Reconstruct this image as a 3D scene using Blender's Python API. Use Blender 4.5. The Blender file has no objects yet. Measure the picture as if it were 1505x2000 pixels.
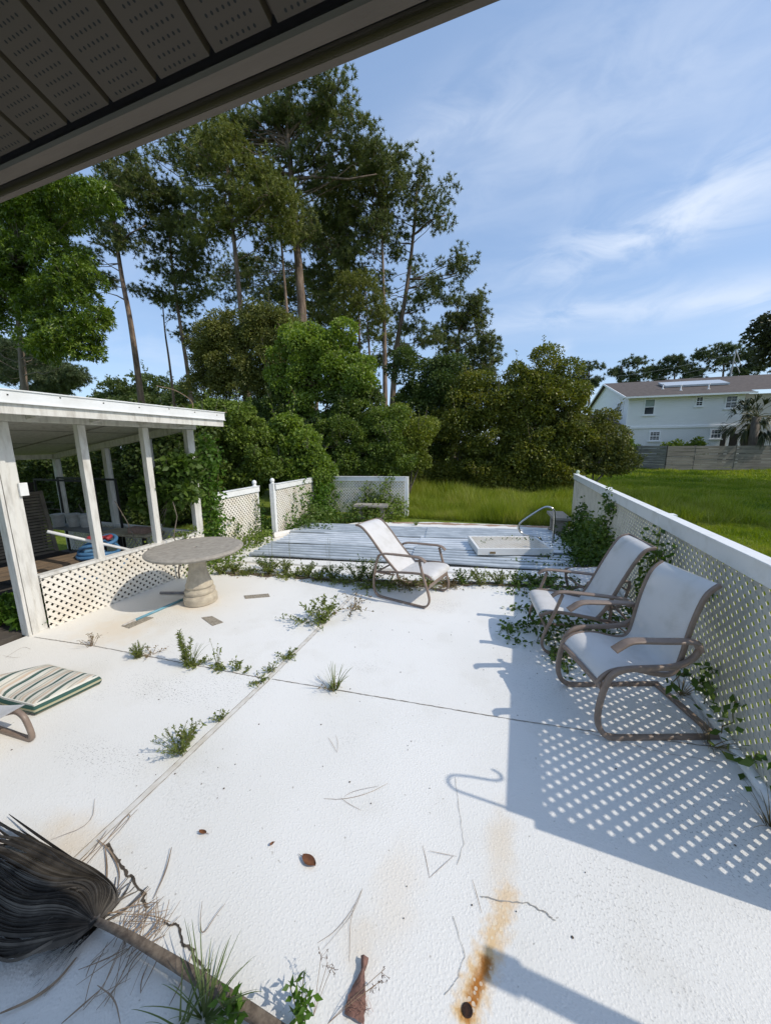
import bpy, math, random
import numpy as np
from mathutils import Vector, Matrix
random.seed(7); RNG = np.random.default_rng(7)
S = bpy.context.scene; COL = S.collection
PI = math.pi; R = math.radians
SUN_EL, SUN_AZ = R(43.7), R(-1.6)          # azimuth measured from +X towards +Y

# ------------------------------------------------------------------ camera (measured from the photograph's vanishing points)
F, CX, CY, EYE = 700.0, 752.5, 1000.0, 2.05
ROLL, PITCH, YAW = R(0.5), R(10.5008), R(19.9661)
def ray(px, py):
    dx, dy = px - CX, py - CY
    c, s = math.cos(ROLL), math.sin(ROLL)
    x, y = c*dx - s*dy, s*dx + c*dy
    v = (x, F, -y); cp, sp = math.cos(PITCH), math.sin(PITCH)
    v = (v[0], cp*v[1] + sp*v[2], -sp*v[1] + cp*v[2])
    c, s = math.cos(YAW), math.sin(YAW)
    return Vector((c*v[0] - s*v[1], s*v[0] + c*v[1], v[2]))
O0 = Vector((0, 0, EYE))
def G(px, py, z=0.0):
    r = ray(px, py); return O0 + r*((z - EYE)/r.z)
def AY(px, py, y):
    r = ray(px, py); return O0 + r*(y/r.y)
def AX(px, py, x):
    r = ray(px, py); return O0 + r*(x/r.x)

cam = bpy.data.objects.new('camera', bpy.data.cameras.new('camera')); COL.objects.link(cam)
fw = ray(CX, CY).normalized(); rt = (ray(CX + 1, CY) - ray(CX, CY)).normalized(); up = rt.cross(fw).normalized()
M = Matrix((rt, up, -fw)).transposed().to_4x4(); M.translation = O0
cam.matrix_world = M
cam.data.sensor_fit = 'HORIZONTAL'; cam.data.sensor_width = 36; cam.data.lens = 36*F/1505
cam.data.clip_start = 0.05; cam.data.clip_end = 2000
S.camera = cam

# ------------------------------------------------------------------ mesh builder
class MB:
    def __init__(s): s.V = []; s.F = []; s.n = 0
    def add(s, v, f):
        v = np.asarray(v, dtype=np.float64).reshape(-1, 3)
        s.V.append(v)
        if isinstance(f, np.ndarray): s.F.append((f.shape[1], (f + s.n).reshape(-1)))
        else:
            for q in f: s.F.append((len(q), np.asarray(q, dtype=np.int64) + s.n))
        s.n += len(v)
    def box(s, c, d, rz=0.0, taper=1.0):
        x, y, z = d[0]/2, d[1]/2, d[2]/2
        p = [(-x,-y,-z),(x,-y,-z),(x,y,-z),(-x,y,-z),(-x*taper,-y*taper,z),(x*taper,-y*taper,z),(x*taper,y*taper,z),(-x*taper,y*taper,z)]
        co, si = math.cos(rz), math.sin(rz)
        s.add([(c[0]+co*a-si*b, c[1]+si*a+co*b, c[2]+e) for a, b, e in p], BOXF)
    def beam(s, a, b, w, h, upv=(0,0,1)):
        a, b = Vector(a), Vector(b); t = (b-a).normalized(); u = Vector(upv)
        if abs(t.dot(u)) > .98: u = Vector((1,0,0))
        r = t.cross(u).normalized(); u = r.cross(t)
        p = []
        for q in (a, b):
            for i, j in ((-1,-1),(1,-1),(1,1),(-1,1)): p.append(q + r*(w/2*i) + u*(h/2*j))
        s.add([tuple(x) for x in p], [(0,1,2,3)[::-1],(4,5,6,7),(0,1,5,4),(1,2,6,5),(2,3,7,6),(3,0,4,7)])
    def tube(s, pts, r, segs=8, closed=False, cap=True):
        pts = [Vector(p) for p in pts]; n = len(pts)
        rr = r if hasattr(r, '__len__') else [r]*n
        V = []; prev = None
        for i, p in enumerate(pts):
            if closed: t = pts[(i+1) % n] - pts[i-1]
            else: t = pts[min(i+1, n-1)] - pts[max(i-1, 0)]
            t = t.normalized() if t.length > 1e-9 else Vector((0,0,1))
            if prev is None:
                a = Vector((0,0,1)) if abs(t.z) < .9 else Vector((1,0,0)); u = t.cross(a).normalized()
            else: u = (prev - t*prev.dot(t)).normalized()
            prev = u; w = t.cross(u)
            for k in range(segs):
                an = 2*PI*k/segs; V.append(tuple(p + (u*math.cos(an) + w*math.sin(an))*rr[i]))
        Fc = []; m = n if closed else n-1
        for i in range(m):
            j = (i+1) % n
            for k in range(segs): Fc.append((i*segs+k, i*segs+(k+1)%segs, j*segs+(k+1)%segs, j*segs+k))
        if cap and not closed: Fc.append(tuple(range(segs))[::-1]); Fc.append(tuple((n-1)*segs+k for k in range(segs)))
        s.add(V, Fc)
    def sweep(s, path, side, a, b, closed=False):
        """rounded flat bar: path in 3D, 'side' the fixed axis (half width a), b half thickness"""
        pts = [Vector(p) for p in path]; n = len(pts); side = Vector(side).normalized()
        prof = []
        for k in range(10):
            an = 2*PI*(k+.5)/10; c, q = math.cos(an), math.sin(an)
            prof.append((a*math.copysign(abs(c)**.5, c), b*math.copysign(abs(q)**.5, q)))
        V = []
        for i, p in enumerate(pts):
            t = (pts[(i+1) % n] - pts[i-1]) if closed else (pts[min(i+1,n-1)] - pts[max(i-1,0)])
            nn = t.normalized().cross(side).normalized()
            for x, y in prof: V.append(tuple(p + side*x + nn*y))
        Fc = []; K = 10
        for i in range(n if closed else n-1):
            j = (i+1) % n
            for k in range(K): Fc.append((i*K+k, i*K+(k+1)%K, j*K+(k+1)%K, j*K+k))
        if not closed: Fc.append(tuple(range(K))[::-1]); Fc.append(tuple((n-1)*K+k for k in range(K)))
        s.add(V, Fc)
    def lathe(s, prof, c=(0,0,0), segs=40, flute=None):
        V = []; n = len(prof)
        for i, (r, z) in enumerate(prof):
            for k in range(segs):
                an = 2*PI*k/segs; q = r*(1 + (flute(z, an) if flute else 0))
                V.append((c[0]+q*math.cos(an), c[1]+q*math.sin(an), c[2]+z))
        Fc = [(i*segs+k, i*segs+(k+1)%segs, (i+1)*segs+(k+1)%segs, (i+1)*segs+k) for i in range(n-1) for k in range(segs)]
        Fc.append(tuple(range(segs))[::-1]); Fc.append(tuple((n-1)*segs+k for k in range(segs)))
        s.add(V, Fc)
    def grid(s, P, closed_u=False):
        P = np.asarray(P); a, b = P.shape[:2]
        i, j = np.meshgrid(np.arange(a-1), np.arange(b-1), indexing='ij'); q = i*b + j
        s.add(P.reshape(-1, 3), np.stack([q, q+b, q+b+1, q+1], -1).reshape(-1, 4))
    def prism(s, poly, z0, z1):
        n = len(poly)
        s.add([(p[0], p[1], z0) for p in poly] + [(p[0], p[1], z1) for p in poly],
              [tuple(range(n))[::-1], tuple(range(n, 2*n))] + [(k, (k+1)%n, n+(k+1)%n, n+k) for k in range(n)])
    def build(s, name, m, parent=None, smooth=False, bevel=0.0):
        me = bpy.data.meshes.new(name)
        if s.n:
            V = np.concatenate(s.V); me.vertices.add(len(V)); me.vertices.foreach_set('co', V.reshape(-1).astype(np.float32))
            L = np.concatenate([f for _, f in s.F]).astype(np.int32)
            tot = np.concatenate([np.full(len(f)//k, k) for k, f in s.F])
            me.loops.add(len(L)); me.loops.foreach_set('vertex_index', L)
            st = np.concatenate([[0], np.cumsum(tot)[:-1]]).astype(np.int32)
            me.polygons.add(len(tot)); me.polygons.foreach_set('loop_start', st)
            me.polygons.foreach_set('use_smooth', np.full(len(tot), bool(smooth)))
            me.update(calc_edges=True)
        me.materials.append(m)
        o = bpy.data.objects.new(name, me); COL.objects.link(o)
        if parent: o.parent = parent
        if bevel:
            b = o.modifiers.new('bevel', 'BEVEL'); b.width = bevel; b.segments = 2; b.limit_method = 'ANGLE'; b.harden_normals = False
        return o
BOXF = [(3,2,1,0),(4,5,6,7),(0,1,5,4),(1,2,6,5),(2,3,7,6),(3,0,4,7)]

def tag(o, label=None, cat=None, group=None, kind=None):
    if label: o['label'] = label
    if cat: o['category'] = cat
    if group: o['group'] = group
    if kind: o['kind'] = kind
    return o
def thing(name, label, cat, loc=(0,0,0), rz=0.0, group=None):
    o = bpy.data.objects.new(name, None); COL.objects.link(o); o.empty_display_size = .1
    o.location = loc; o.rotation_euler = (0, 0, rz)
    return tag(o, label, cat, group)
def struct(name, mb, m): return tag(mb.build(name, m), kind='structure')
def one(mb, m, T): return mb   # (readability only)
def smoothpath(p, it=3, closed=False):
    p = [Vector(q) for q in p]
    for _ in range(it):
        q = []
        n = len(p)
        if not closed: q.append(p[0])
        for i in range(n if closed else n-1):
            a, b = p[i], p[(i+1) % n]; q += [a*.75 + b*.25, a*.25 + b*.75]
        if not closed: q.append(p[-1])
        p = q
    return p

# ------------------------------------------------------------------ materials
class NT:
    def __init__(s, name):
        s.m = bpy.data.materials.new(name); s.m.use_nodes = True; s.t = s.m.node_tree; s.t.nodes.clear()
        s.out = s.t.nodes.new('ShaderNodeOutputMaterial')
    def n(s, typ, **kw):
        nd = s.t.nodes.new(typ)
        for k, v in kw.items(): setattr(nd, k, v)
        return nd
    def lk(s, a, b): s.t.links.new(a, b)
    def put(s, sock, v):
        if isinstance(v, bpy.types.NodeSocket): s.lk(v, sock)
        else: sock.default_value = v
    def math(s, op, a, b=0.0, clamp=False):
        nd = s.n('ShaderNodeMath', operation=op); nd.use_clamp = clamp; s.put(nd.inputs[0], a); s.put(nd.inputs[1], b); return nd.outputs[0]
    def noise(s, vec, scale, detail=3.0, rough=.55, dist=0.0):
        nd = s.n('ShaderNodeTexNoise'); s.put(nd.inputs['Vector'], vec)
        nd.inputs['Scale'].default_value = scale; nd.inputs['Detail'].default_value = detail
        nd.inputs['Roughness'].default_value = rough; nd.inputs['Distortion'].default_value = dist; return nd.outputs['Fac']
    def ramp(s, fac, stops):
        nd = s.n('ShaderNodeValToRGB'); s.put(nd.inputs[0], fac); e = nd.color_ramp.elements
        while len(e) < len(stops): e.new(.5)
        for k, (p, c) in zip(e, stops): k.position = p; k.color = (c[0], c[1], c[2], 1) if len(c) == 3 else c
        return nd.outputs[0]
    def ss(s, x, a, b):
        if a > b: return s.math('SUBTRACT', 1.0, s.ss(x, b, a))
        nd = s.n('ShaderNodeMapRange', interpolation_type='SMOOTHSTEP'); s.put(nd.inputs[0], x)
        nd.inputs[1].default_value = a; nd.inputs[2].default_value = b; nd.inputs[3].default_value = 0; nd.inputs[4].default_value = 1; return nd.outputs[0]
    def mix(s, f, a, b):
        nd = s.n('ShaderNodeMix', data_type='RGBA'); s.put(nd.inputs[0], f)
        for i, v in ((6, a), (7, b)): s.put(nd.inputs[i], v if isinstance(v, bpy.types.NodeSocket) else (v[0], v[1], v[2], 1))
        return nd.outputs[2]
    def obj(s): return s.n('ShaderNodeTexCoord').outputs['Object']
    def mapping(s, vec, sc=(1,1,1), rot=(0,0,0)):
        nd = s.n('ShaderNodeMapping'); s.put(nd.inputs[0], vec); nd.inputs['Scale'].default_value = sc; nd.inputs['Rotation'].default_value = rot; return nd.outputs[0]
    def bump(s, h, strength=.3, dist=.01):
        nd = s.n('ShaderNodeBump'); s.put(nd.inputs['Height'], h); nd.inputs['Strength'].default_value = strength; nd.inputs['Distance'].default_value = dist; return nd.outputs[0]
    def pbr(s, col, rough=.6, metal=0.0, normal=None, spec=None):
        p = s.n('ShaderNodeBsdfPrincipled')
        s.put(p.inputs['Base Color'], col if isinstance(col, bpy.types.NodeSocket) else (col[0], col[1], col[2], 1))
        s.put(p.inputs['Roughness'], rough); p.inputs['Metallic'].default_value = metal
        if spec is not None: p.inputs['Specular IOR Level'].default_value = spec
        if normal is not None: s.lk(normal, p.inputs['Normal'])
        s.lk(p.outputs[0], s.out.inputs[0]); return p
MATS = {}
def simple(name, c1, c2=None, scale=6.0, rough=.6, metal=0.0, bump=0.0, bs=60.0, stretch=(1,1,1), spec=None, lo=.35, hi=.65):
    if name in MATS: return MATS[name]
    k = NT(name); v = k.mapping(k.obj(), stretch)
    col = k.ramp(k.noise(v, scale, 5.0, .6), [(lo, c1), (hi, c2 or c1)])
    nm = k.bump(k.noise(v, bs, 4.0), bump, .01) if bump else None
    k.pbr(col, rough, metal, nm, spec); MATS[name] = k.m; return k.m
def leafmat(name, cols, trans=.35, rough=.5, spec=.35, ns=.9, nf=.38):
    k = NT(name)
    g = k.n('ShaderNodeNewGeometry').outputs['Random Per Island']
    n = k.noise(k.obj(), ns, 3.0)
    f = k.math('ADD', k.math('MULTIPLY', g, 1-nf), k.math('MULTIPLY', k.ss(n, .34, .66), nf))
    st = [(i/(len(cols)-1), c) for i, c in enumerate(cols)]
    col = k.ramp(f, st); p = k.pbr(col, rough, spec=spec)
    t = k.n('ShaderNodeBsdfTranslucent'); hs = k.n('ShaderNodeHueSaturation'); hs.inputs['Saturation'].default_value = 1.15; hs.inputs['Value'].default_value = 1.25
    k.lk(col, hs.inputs['Color']); k.lk(hs.outputs[0], t.inputs[0])
    mx = k.n('ShaderNodeMixShader'); mx.inputs[0].default_value = trans; k.lk(p.outputs[0], mx.inputs[1]); k.lk(t.outputs[0], mx.inputs[2])
    k.lk(mx.outputs[0], k.out.inputs[0]); return k.m

def patio_material():
    k = NT('painted_concrete'); o = k.obj()
    sx = k.n('ShaderNodeSeparateXYZ'); k.lk(o, sx.inputs[0]); X, Y = sx.outputs[0], sx.outputs[1]
    wob = k.noise(o, 7.0, 4.0); wob2 = k.noise(o, 26.0, 4.0)
    def spot(cx, cy, rx, ry, amp=.35):
        dx = k.math('DIVIDE', k.math('SUBTRACT', X, cx), rx); dy = k.math('DIVIDE', k.math('SUBTRACT', Y, cy), ry)
        d = k.math('SQRT', k.math('ADD', k.math('MULTIPLY', dx, dx), k.math('MULTIPLY', dy, dy)))
        return k.math('ADD', d, k.math('MULTIPLY', k.math('SUBTRACT', wob, .5), amp*4))
    def seg(x0, y0, x1, y1):
        lx, ly = x1-x0, y1-y0; L2 = lx*lx+ly*ly
        ax, ay = k.math('SUBTRACT', X, x0), k.math('SUBTRACT', Y, y0)
        t = k.math('DIVIDE', k.math('ADD', k.math('MULTIPLY', ax, lx), k.math('MULTIPLY', ay, ly)), L2, True)
        ex = k.math('SUBTRACT', ax, k.math('MULTIPLY', t, lx)); ey = k.math('SUBTRACT', ay, k.math('MULTIPLY', t, ly))
        return k.math('SQRT', k.math('ADD', k.math('MULTIPLY', ex, ex), k.math('MULTIPLY', ey, ey))), t
    big = k.noise(o, .55, 3.0); mid = k.noise(o, 2.3, 5.0)
    col = k.mix(k.ss(big, .4, .65), (.815,.80,.765), (.76,.745,.705))
    col = k.mix(k.math('MULTIPLY', k.ss(mid, .52, .75), .28), col, (.62,.59,.52))
    # cream weathering towards the shed
    col = k.mix(k.math('MULTIPLY', k.ss(X, -2.2, -4.6), .35), col, (.78,.71,.58))
    # grey scuffs
    fine = k.ss(k.noise(o, 85.0, 3.0), .56, .68)
    for cx, cy, rx, ry, a in ((-2.75,1.95,.75,.22,.5),(-2.55,1.3,.55,.16,.45),(-.9,4.35,.5,.3,.55),(.55,1.55,.5,.35,.3),(.95,1.15,.5,.35,.3),(-3.9,2.9,.6,.25,.35),(-2.3,2.2,.6,.35,.4),(1.1,2.1,.4,.5,.45),(.3,3.2,.5,.8,.25)):
        m = k.math('MULTIPLY', k.ss(spot(cx, cy, rx, ry), 1.1, .2), k.math('MULTIPLY', fine, min(.9, a*1.5))); col = k.mix(m, col, (.2,.19,.175))
    # specks everywhere
    sp = k.ss(k.noise(o, 38.0, 2.0), .70, .76); col = k.mix(k.math('MULTIPLY', sp, .55), col, (.28,.25,.21))
    gm = k.math('MULTIPLY', k.ss(k.noise(o, 1.3, 6.0, .7), .52, .72), k.ss(k.noise(o, 60.0, 3.0), .48, .66)); col = k.mix(k.math('MULTIPLY', gm, .35), col, (.34,.33,.30))
    # warm stains
    for cx, cy, rx, ry, a in ((.03,1.62,.09,.28,.30),(-.42,1.25,.14,.30,.16),(-.5,1.02,.1,.1,.2),(-2.1,.9,.3,.14,.35),(-4.2,2.5,.5,.4,.3),(-3.9,3.35,.35,.3,.35)):
        m = k.math('MULTIPLY', k.ss(spot(cx, cy, rx, ry), 1.2, .1), a); col = k.mix(m, col, (.70,.50,.25))
    # rust trail from the drain
    d, t = seg(-.062, 1.0, .075, 1.42); dn = k.math('ADD', d, k.math('MULTIPLY', k.math('SUBTRACT', wob2, .5), .11))
    wide = k.math('MULTIPLY', k.ss(dn, .078, .0), k.math('SUBTRACT', .95, k.math('MULTIPLY', t, .45)))
    col = k.mix(wide, col, (.72,.44,.14))
    d2, t2 = seg(-.062, 1.0, -.005, 1.15); dn2 = k.math('ADD', d2, k.math('MULTIPLY', k.math('SUBTRACT', wob2, .5), .06))
    col = k.mix(k.math('MULTIPLY', k.ss(dn2, .034, .006), .95), col, (.40,.15,.03))
    bub = k.n('ShaderNodeTexVoronoi'); k.lk(o, bub.inputs['Vector']); bub.inputs['Scale'].default_value = 42
    col = k.mix(k.math('MULTIPLY', k.ss(bub.outputs['Distance'], .33, .24), k.math('MULTIPLY', wide, .75)), col, (.80,.74,.60))
    # worn-through band along the far edge of the slab
    d3, t3 = seg(-3.0, 9.02, 1.3, 9.72)
    wn = k.math('ADD', d3, k.math('MULTIPLY', k.math('SUBTRACT', mid, .5), .55))
    col = k.mix(k.math('MULTIPLY', k.ss(wn, .14, .05), .9), col, (.33,.20,.13))
    h = k.math('ADD', k.math('MULTIPLY', k.noise(o, 85.0, 2.0, .5), .9), k.math('MULTIPLY', k.noise(o, 130.0, 2.0), .5))
    vb = k.n('ShaderNodeTexVoronoi'); k.lk(o, vb.inputs['Vector']); vb.inputs['Scale'].default_value = 75; h = k.math('ADD', h, k.math('MULTIPLY', k.ss(vb.outputs['Distance'], .55, .1), .55))
    k.pbr(col, .95, normal=k.bump(h, .29, .006), spec=.04); return k.m
# ------------------------------------------------------------------ shared materials
M_PATIO = patio_material()
M_WHITE = simple('white_painted_wood', (.80,.80,.78), (.66,.65,.60), 5, .55, bump=.15, bs=40, lo=.5, hi=.85)
M_SHEDW = simple('weathered_white_wood', (.70,.68,.63), (.42,.39,.34), 6, .7, bump=.3, bs=45, stretch=(3,3,.6), lo=.45, hi=.8)
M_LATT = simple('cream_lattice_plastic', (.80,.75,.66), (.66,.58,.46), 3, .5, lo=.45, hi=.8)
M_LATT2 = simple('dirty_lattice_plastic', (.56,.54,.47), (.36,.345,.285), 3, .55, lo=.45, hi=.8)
M_TAUPE = simple('taupe_powder_coat', (.27,.20,.155), (.21,.155,.12), 14, .42, spec=.4)
M_STEEL = simple('brushed_steel', (.62,.62,.60), (.5,.5,.48), 20, .22, metal=1.0)
def galv(name, hi, lo, valley_shade):
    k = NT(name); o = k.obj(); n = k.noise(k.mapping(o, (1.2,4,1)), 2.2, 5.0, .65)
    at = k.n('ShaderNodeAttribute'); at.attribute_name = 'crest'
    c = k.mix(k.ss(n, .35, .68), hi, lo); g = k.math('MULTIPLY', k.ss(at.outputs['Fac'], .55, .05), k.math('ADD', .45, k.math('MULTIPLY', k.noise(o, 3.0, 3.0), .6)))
    k.pbr(k.mix(g, c, valley_shade), .34, .40, k.bump(k.noise(o, 7, 4.0), .06, .01)); return k.m  # light crests and dark valleys are painted in for sky reflections
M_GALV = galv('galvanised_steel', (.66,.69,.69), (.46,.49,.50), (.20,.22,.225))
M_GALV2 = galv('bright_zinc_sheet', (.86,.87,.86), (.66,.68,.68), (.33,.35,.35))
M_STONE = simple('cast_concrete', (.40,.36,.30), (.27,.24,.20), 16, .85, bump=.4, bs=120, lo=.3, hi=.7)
M_STONE2 = simple('cream_concrete', (.55,.48,.36), (.40,.34,.26), 12, .85, bump=.4, bs=120)  # paler, warmer concrete for the table pedestal and base
M_AGG = simple('bare_aggregate', (.42,.37,.29), (.20,.17,.13), 95, .9, bump=.5, bs=150, lo=.4, hi=.6)
M_DARKM = simple('black_metal', (.012,.012,.012), rough=.5)
M_DEADST = simple('dry_stem', (.30,.20,.12), (.20,.13,.08), 20, .8)
M_STEM = simple('green_stem', (.12,.15,.05), (.18,.13,.06), 10, .7)
M_BARK = simple('pine_bark', (.26,.185,.135), (.10,.07,.052), 3.2, .9, bump=.8, bs=9, stretch=(2,2,.5), lo=.38, hi=.62)
M_BARKG = simple('grey_bark', (.24,.20,.16), (.13,.105,.085), 3, .9, bump=.6, bs=12, stretch=(2,2,.6))
M_SOFFIT = simple('brown_vinyl', (.075,.056,.043), (.06,.045,.035), 9, .55, bump=.06, bs=30, stretch=(.4,3,3))
M_FASCIA = simple('brown_fascia', (.15,.115,.09), (.12,.092,.072), 7, .6, bump=.12, bs=30, stretch=(.4,3,3))
def sling_mat():
    k = NT('white_sling_mesh'); o = k.obj()
    c = k.mix(k.ss(k.noise(o, 5, 4.0), .45, .75), (.79,.77,.75), (.66,.64,.60))
    w = k.n('ShaderNodeTexWave'); k.lk(k.mapping(o, (1,1,1)), w.inputs[0]); w.inputs['Scale'].default_value = 90
    p = k.pbr(c, .6, normal=k.bump(w.outputs['Fac'], .12, .002))
    t = k.n('ShaderNodeBsdfTranslucent'); t.inputs[0].default_value = (.8,.78,.76,1)
    mx = k.n('ShaderNodeMixShader'); mx.inputs[0].default_value = .22; k.lk(p.outputs[0], mx.inputs[1]); k.lk(t.outputs[0], mx.inputs[2]); k.lk(mx.outputs[0], k.out.inputs[0]); return k.m
M_SLING = sling_mat()
L_BRIGHT = leafmat('bright_leaf', [(.045,.10,.012),(.085,.17,.02),(.15,.25,.03)])
L_WEED = leafmat('weed_leaf', [(.085,.115,.025),(.16,.20,.04),(.27,.285,.085)], .38)
L_VINE = leafmat('vine_leaf', [(.045,.085,.016),(.085,.145,.024),(.16,.215,.045)], .35)
L_DRY = leafmat('dry_weed_leaf', [(.16,.13,.06),(.22,.16,.08),(.13,.14,.05)], .2)
L_GRASS = leafmat('grass_blade', [(.15,.20,.018),(.23,.29,.03),(.34,.38,.06),(.40,.38,.12)], .4, .5, .3, .8, .45)

# ------------------------------------------------------------------ setting: ground, slab
def ground_mat():
    k = NT('lawn_soil'); o = k.obj()
    n = k.noise(o, .35, 4.0); f = k.noise(o, 9.0, 5.0, .7)
    c = k.mix(k.ss(f, .35, .65), (.10,.14,.016), (.17,.21,.03)); c = k.mix(k.math('MULTIPLY', k.ss(n, .55, .75), .5), c, (.15,.15,.045))
    k.pbr(c, .95, normal=k.bump(f, .8, .05), spec=.1); return k.m
M_GROUND = ground_mat()
m = MB(); m.add([(-500,-120,-.05),(500,-120,-.05),(500,700,-.05),(-500,700,-.05)], [(0,1,2,3)]); struct('ground', m, M_GROUND)
SLAB = [(-5.02,-2.2),(1.56,-2.2),(1.56,9.85),(1.2,9.80),(-2.0,9.38),(-3.95,8.75),(-5.15,7.0),(-5.6,6.0),(-5.02,4.6)]
m = MB(); m.prism(SLAB, -.2, 0.0); struct('patio', m, M_PATIO)
M_JOINT = simple('joint_dirt', (.30,.26,.21), (.16,.13,.10), 25, .95)
M_JOINTW = simple('joint_strip', (.76,.74,.70), (.60,.55,.47), 9, .8)
def ribbon(pts, w, z, jit=0.0, n=40):
    V = []
    P = [Vector((p[0], p[1], z)) for p in pts]; Q = []
    for a, b in zip(P[:-1], P[1:]):
        kk = max(2, int((b-a).length*n)); Q += [a.lerp(b, i/kk) for i in range(kk)]
    Q.append(P[-1])
    for i, q in enumerate(Q):
        t = (Q[min(i+1, len(Q)-1)] - Q[max(i-1, 0)]).normalized(); nn = Vector((-t.y, t.x, 0))
        off = random.uniform(-jit, jit); ww = w*random.uniform(.5, 1.3) if jit else w
        V += [tuple(q + nn*(ww/2+off)), tuple(q + nn*(-ww/2+off))]
    return V, [(2*i, 2*i+1, 2*i+3, 2*i+2) for i in range(len(Q)-1)]
m = MB()
for x0, x1 in ((-1.985,-2.07),):
    for dx in (-.021, .021): m.add(*ribbon([(x0+dx, -.5), (-1.985+dx, 2.3), (x1+dx, 5.0)], .0045, .004, .001))
m.add(*ribbon([(-4.9,2.10), (-4.04,2.20), (-2.01,2.345)], .0075, .004, .003)); m.add(*ribbon([(-1.95,2.36), (.08,2.56), (.63,2.63), (1.5,2.77)], .0065, .004, .002))
struct('patio_joint', m, M_JOINT)
m = MB(); m.add(*ribbon([(-1.985,-.5), (-1.985,2.3), (-2.07,5.0)], .033, .002)); struct('patio_joint_strip', m, M_JOINTW)
m = MB(); m.add(*ribbon([(-4.5,4.35),(-4.1,4.45),(-3.3,4.62),(-2.4,4.72),(-1.4,4.98),(-.4,5.25),(.7,5.5),(1.45,5.7)], .12, .004, .05, 9)); struct('patio_crack_soil', m, simple('crack_soil', (.20,.15,.10), (.10,.075,.05), 22, .95, bump=.5))
M_CRACK = simple('crack_dark', (.05,.04,.03), (.10,.08,.06), 30, .95)
def jag(pts, amp, n):
    P = [Vector((p[0], p[1], 0)) for p in pts]; out = []
    for a, b in zip(P[:-1], P[1:]):
        for i in range(n):
            q = a.lerp(b, i/n); out.append((q.x + random.uniform(-amp, amp), q.y + random.uniform(-amp, amp)))
    out.append((P[-1].x, P[-1].y)); return out
m = MB()
g2 = lambda *pp: [tuple(G(*p))[:2] for p in pp]
m.add(*ribbon(jag(g2((210,1650),(240,1695),(275,1740),(290,1775)), .006, 6), .012, .004, .003, 60))
m.add(*ribbon(jag(g2((318,1802),(345,1810),(360,1845),(395,1885),(410,1900)), .006, 5), .010, .004, .003, 60))
struct('patio_crack', m, M_CRACK)
m = MB()
for pts, w in ((((889,1520),(897,1590),(905,1650),(892,1690)), .0022), (((885,1790),(908,1870),(890,1920),(868,1945)), .0022), (((938,1752),(980,1762),(1030,1765),(1065,1785),(1085,1800)), .0045), (((1130,1430),(1180,1440),(1290,1470),(1400,1490)), .004)):
    m.add(*ribbon(jag(g2(*pts), .004, 5), w, .004, .001, 60))
struct('patio_hairline_crack', m, simple('hairline_grey', (.28,.26,.23), (.45,.42,.38), 12, .95))
# rusted drain hole
m = MB(); c = G(912, 1975)
m.lathe([(.018,.0025),(.020,.004),(.015,.005),(.0135,.0035)], (c.x, c.y, 0), 20)
tag(m.build('drain_pipe', simple('rust_black', (.05,.02,.01), (.015,.008,.006), 60, .9, bump=.5)), 'small rusted drain pipe stub at the foot of the orange rust stain', 'drain')
def patch(name, pts, label, mat=None):
    m = MB(); m.prism([tuple(G(*p))[:2] for p in pts], .001, .006)
    return tag(m.build(name, mat or M_AGG), label, 'patch', 'bare concrete patches in the white paint')
patch('bare_patch', ((476,1164),(524,1160),(527,1166),(479,1170)), 'narrow bare concrete strip right of the round table')
patch('bare_patch', ((393,1207),(414,1204),(436,1216),(415,1223)), 'diamond shaped bare concrete patch in front of the table base')
patch('bare_patch', ((237,1223),(284,1205),(300,1207),(252,1228)), 'bare concrete strip lying under the tip of the blue pole')

# ------------------------------------------------------------------ lattice
def clip(poly, W, H):
    def cut(P, f):
        o = []
        for i in range(len(P)):
            a, b = P[i-1], P[i]; fa, fb = f(a), f(b)
            if (fa >= 0) != (fb >= 0): t = fa/(fa-fb); o.append((a[0]+(b[0]-a[0])*t, a[1]+(b[1]-a[1])*t))
            if fb >= 0: o.append(b)
        return o
    for f in (lambda p: p[0], lambda p: W-p[0], lambda p: p[1], lambda p: H-p[1]):
        poly = cut(poly, f)
        if len(poly) < 3: return []
    return poly
def lattice(mb, o, u, w, W, H, nrm, pitch=.0636, slat=.0365, th=.005, ph=0.0):
    """o origin, u unit along, w unit up, nrm normal; real crossing slats in two layers"""
    o, u, w, nrm = Vector(o), Vector(u), Vector(w), Vector(nrm)
    step = pitch*math.sqrt(2); hw = slat/math.sqrt(2)
    for layer, sg in ((0, 1), (1, -1)):
        off = layer*(th+.0008)
        k0 = int(-(H)/step)-2; k1 = int((W+H)/step)+2
        for k in range(k0, k1):
            x = k*step + ph
            # strip around the line a - sg*b = x   (45 degrees)
            if sg == 1: poly = [(x-hw-1,-1),(x+hw-1,-1),(x+hw+H+1,H+1),(x-hw+H+1,H+1)]
            else: poly = [(x-hw+1,-1),(x+hw+1,-1),(x+hw-H-1,H+1),(x-hw-H-1,H+1)]
            P = clip(poly, W, H)
            if len(P) < 3: continue
            n = len(P)
            A = [tuple(o+u*a+w*b+nrm*off) for a, b in P] + [tuple(o+u*a+w*b+nrm*(off+th)) for a, b in P]
            mb.add(A, [tuple(range(n))[::-1], tuple(range(n, 2*n))] + [(i, (i+1)%n, n+(i+1)%n, n+i) for i in range(n)])

def ball_cap(mb, x, y, z, r=.05):
    mb.lathe([(.05,0),(.052,.012),(.036,.02),(.03,.03)] + [(max(.004, r*math.sin(PI*t)), .03+r*.85-r*1.05*math.cos(PI*t)) for t in [.18,.3,.42,.54,.66,.78,.9,.99]], (x, y, z), 18)

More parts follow.
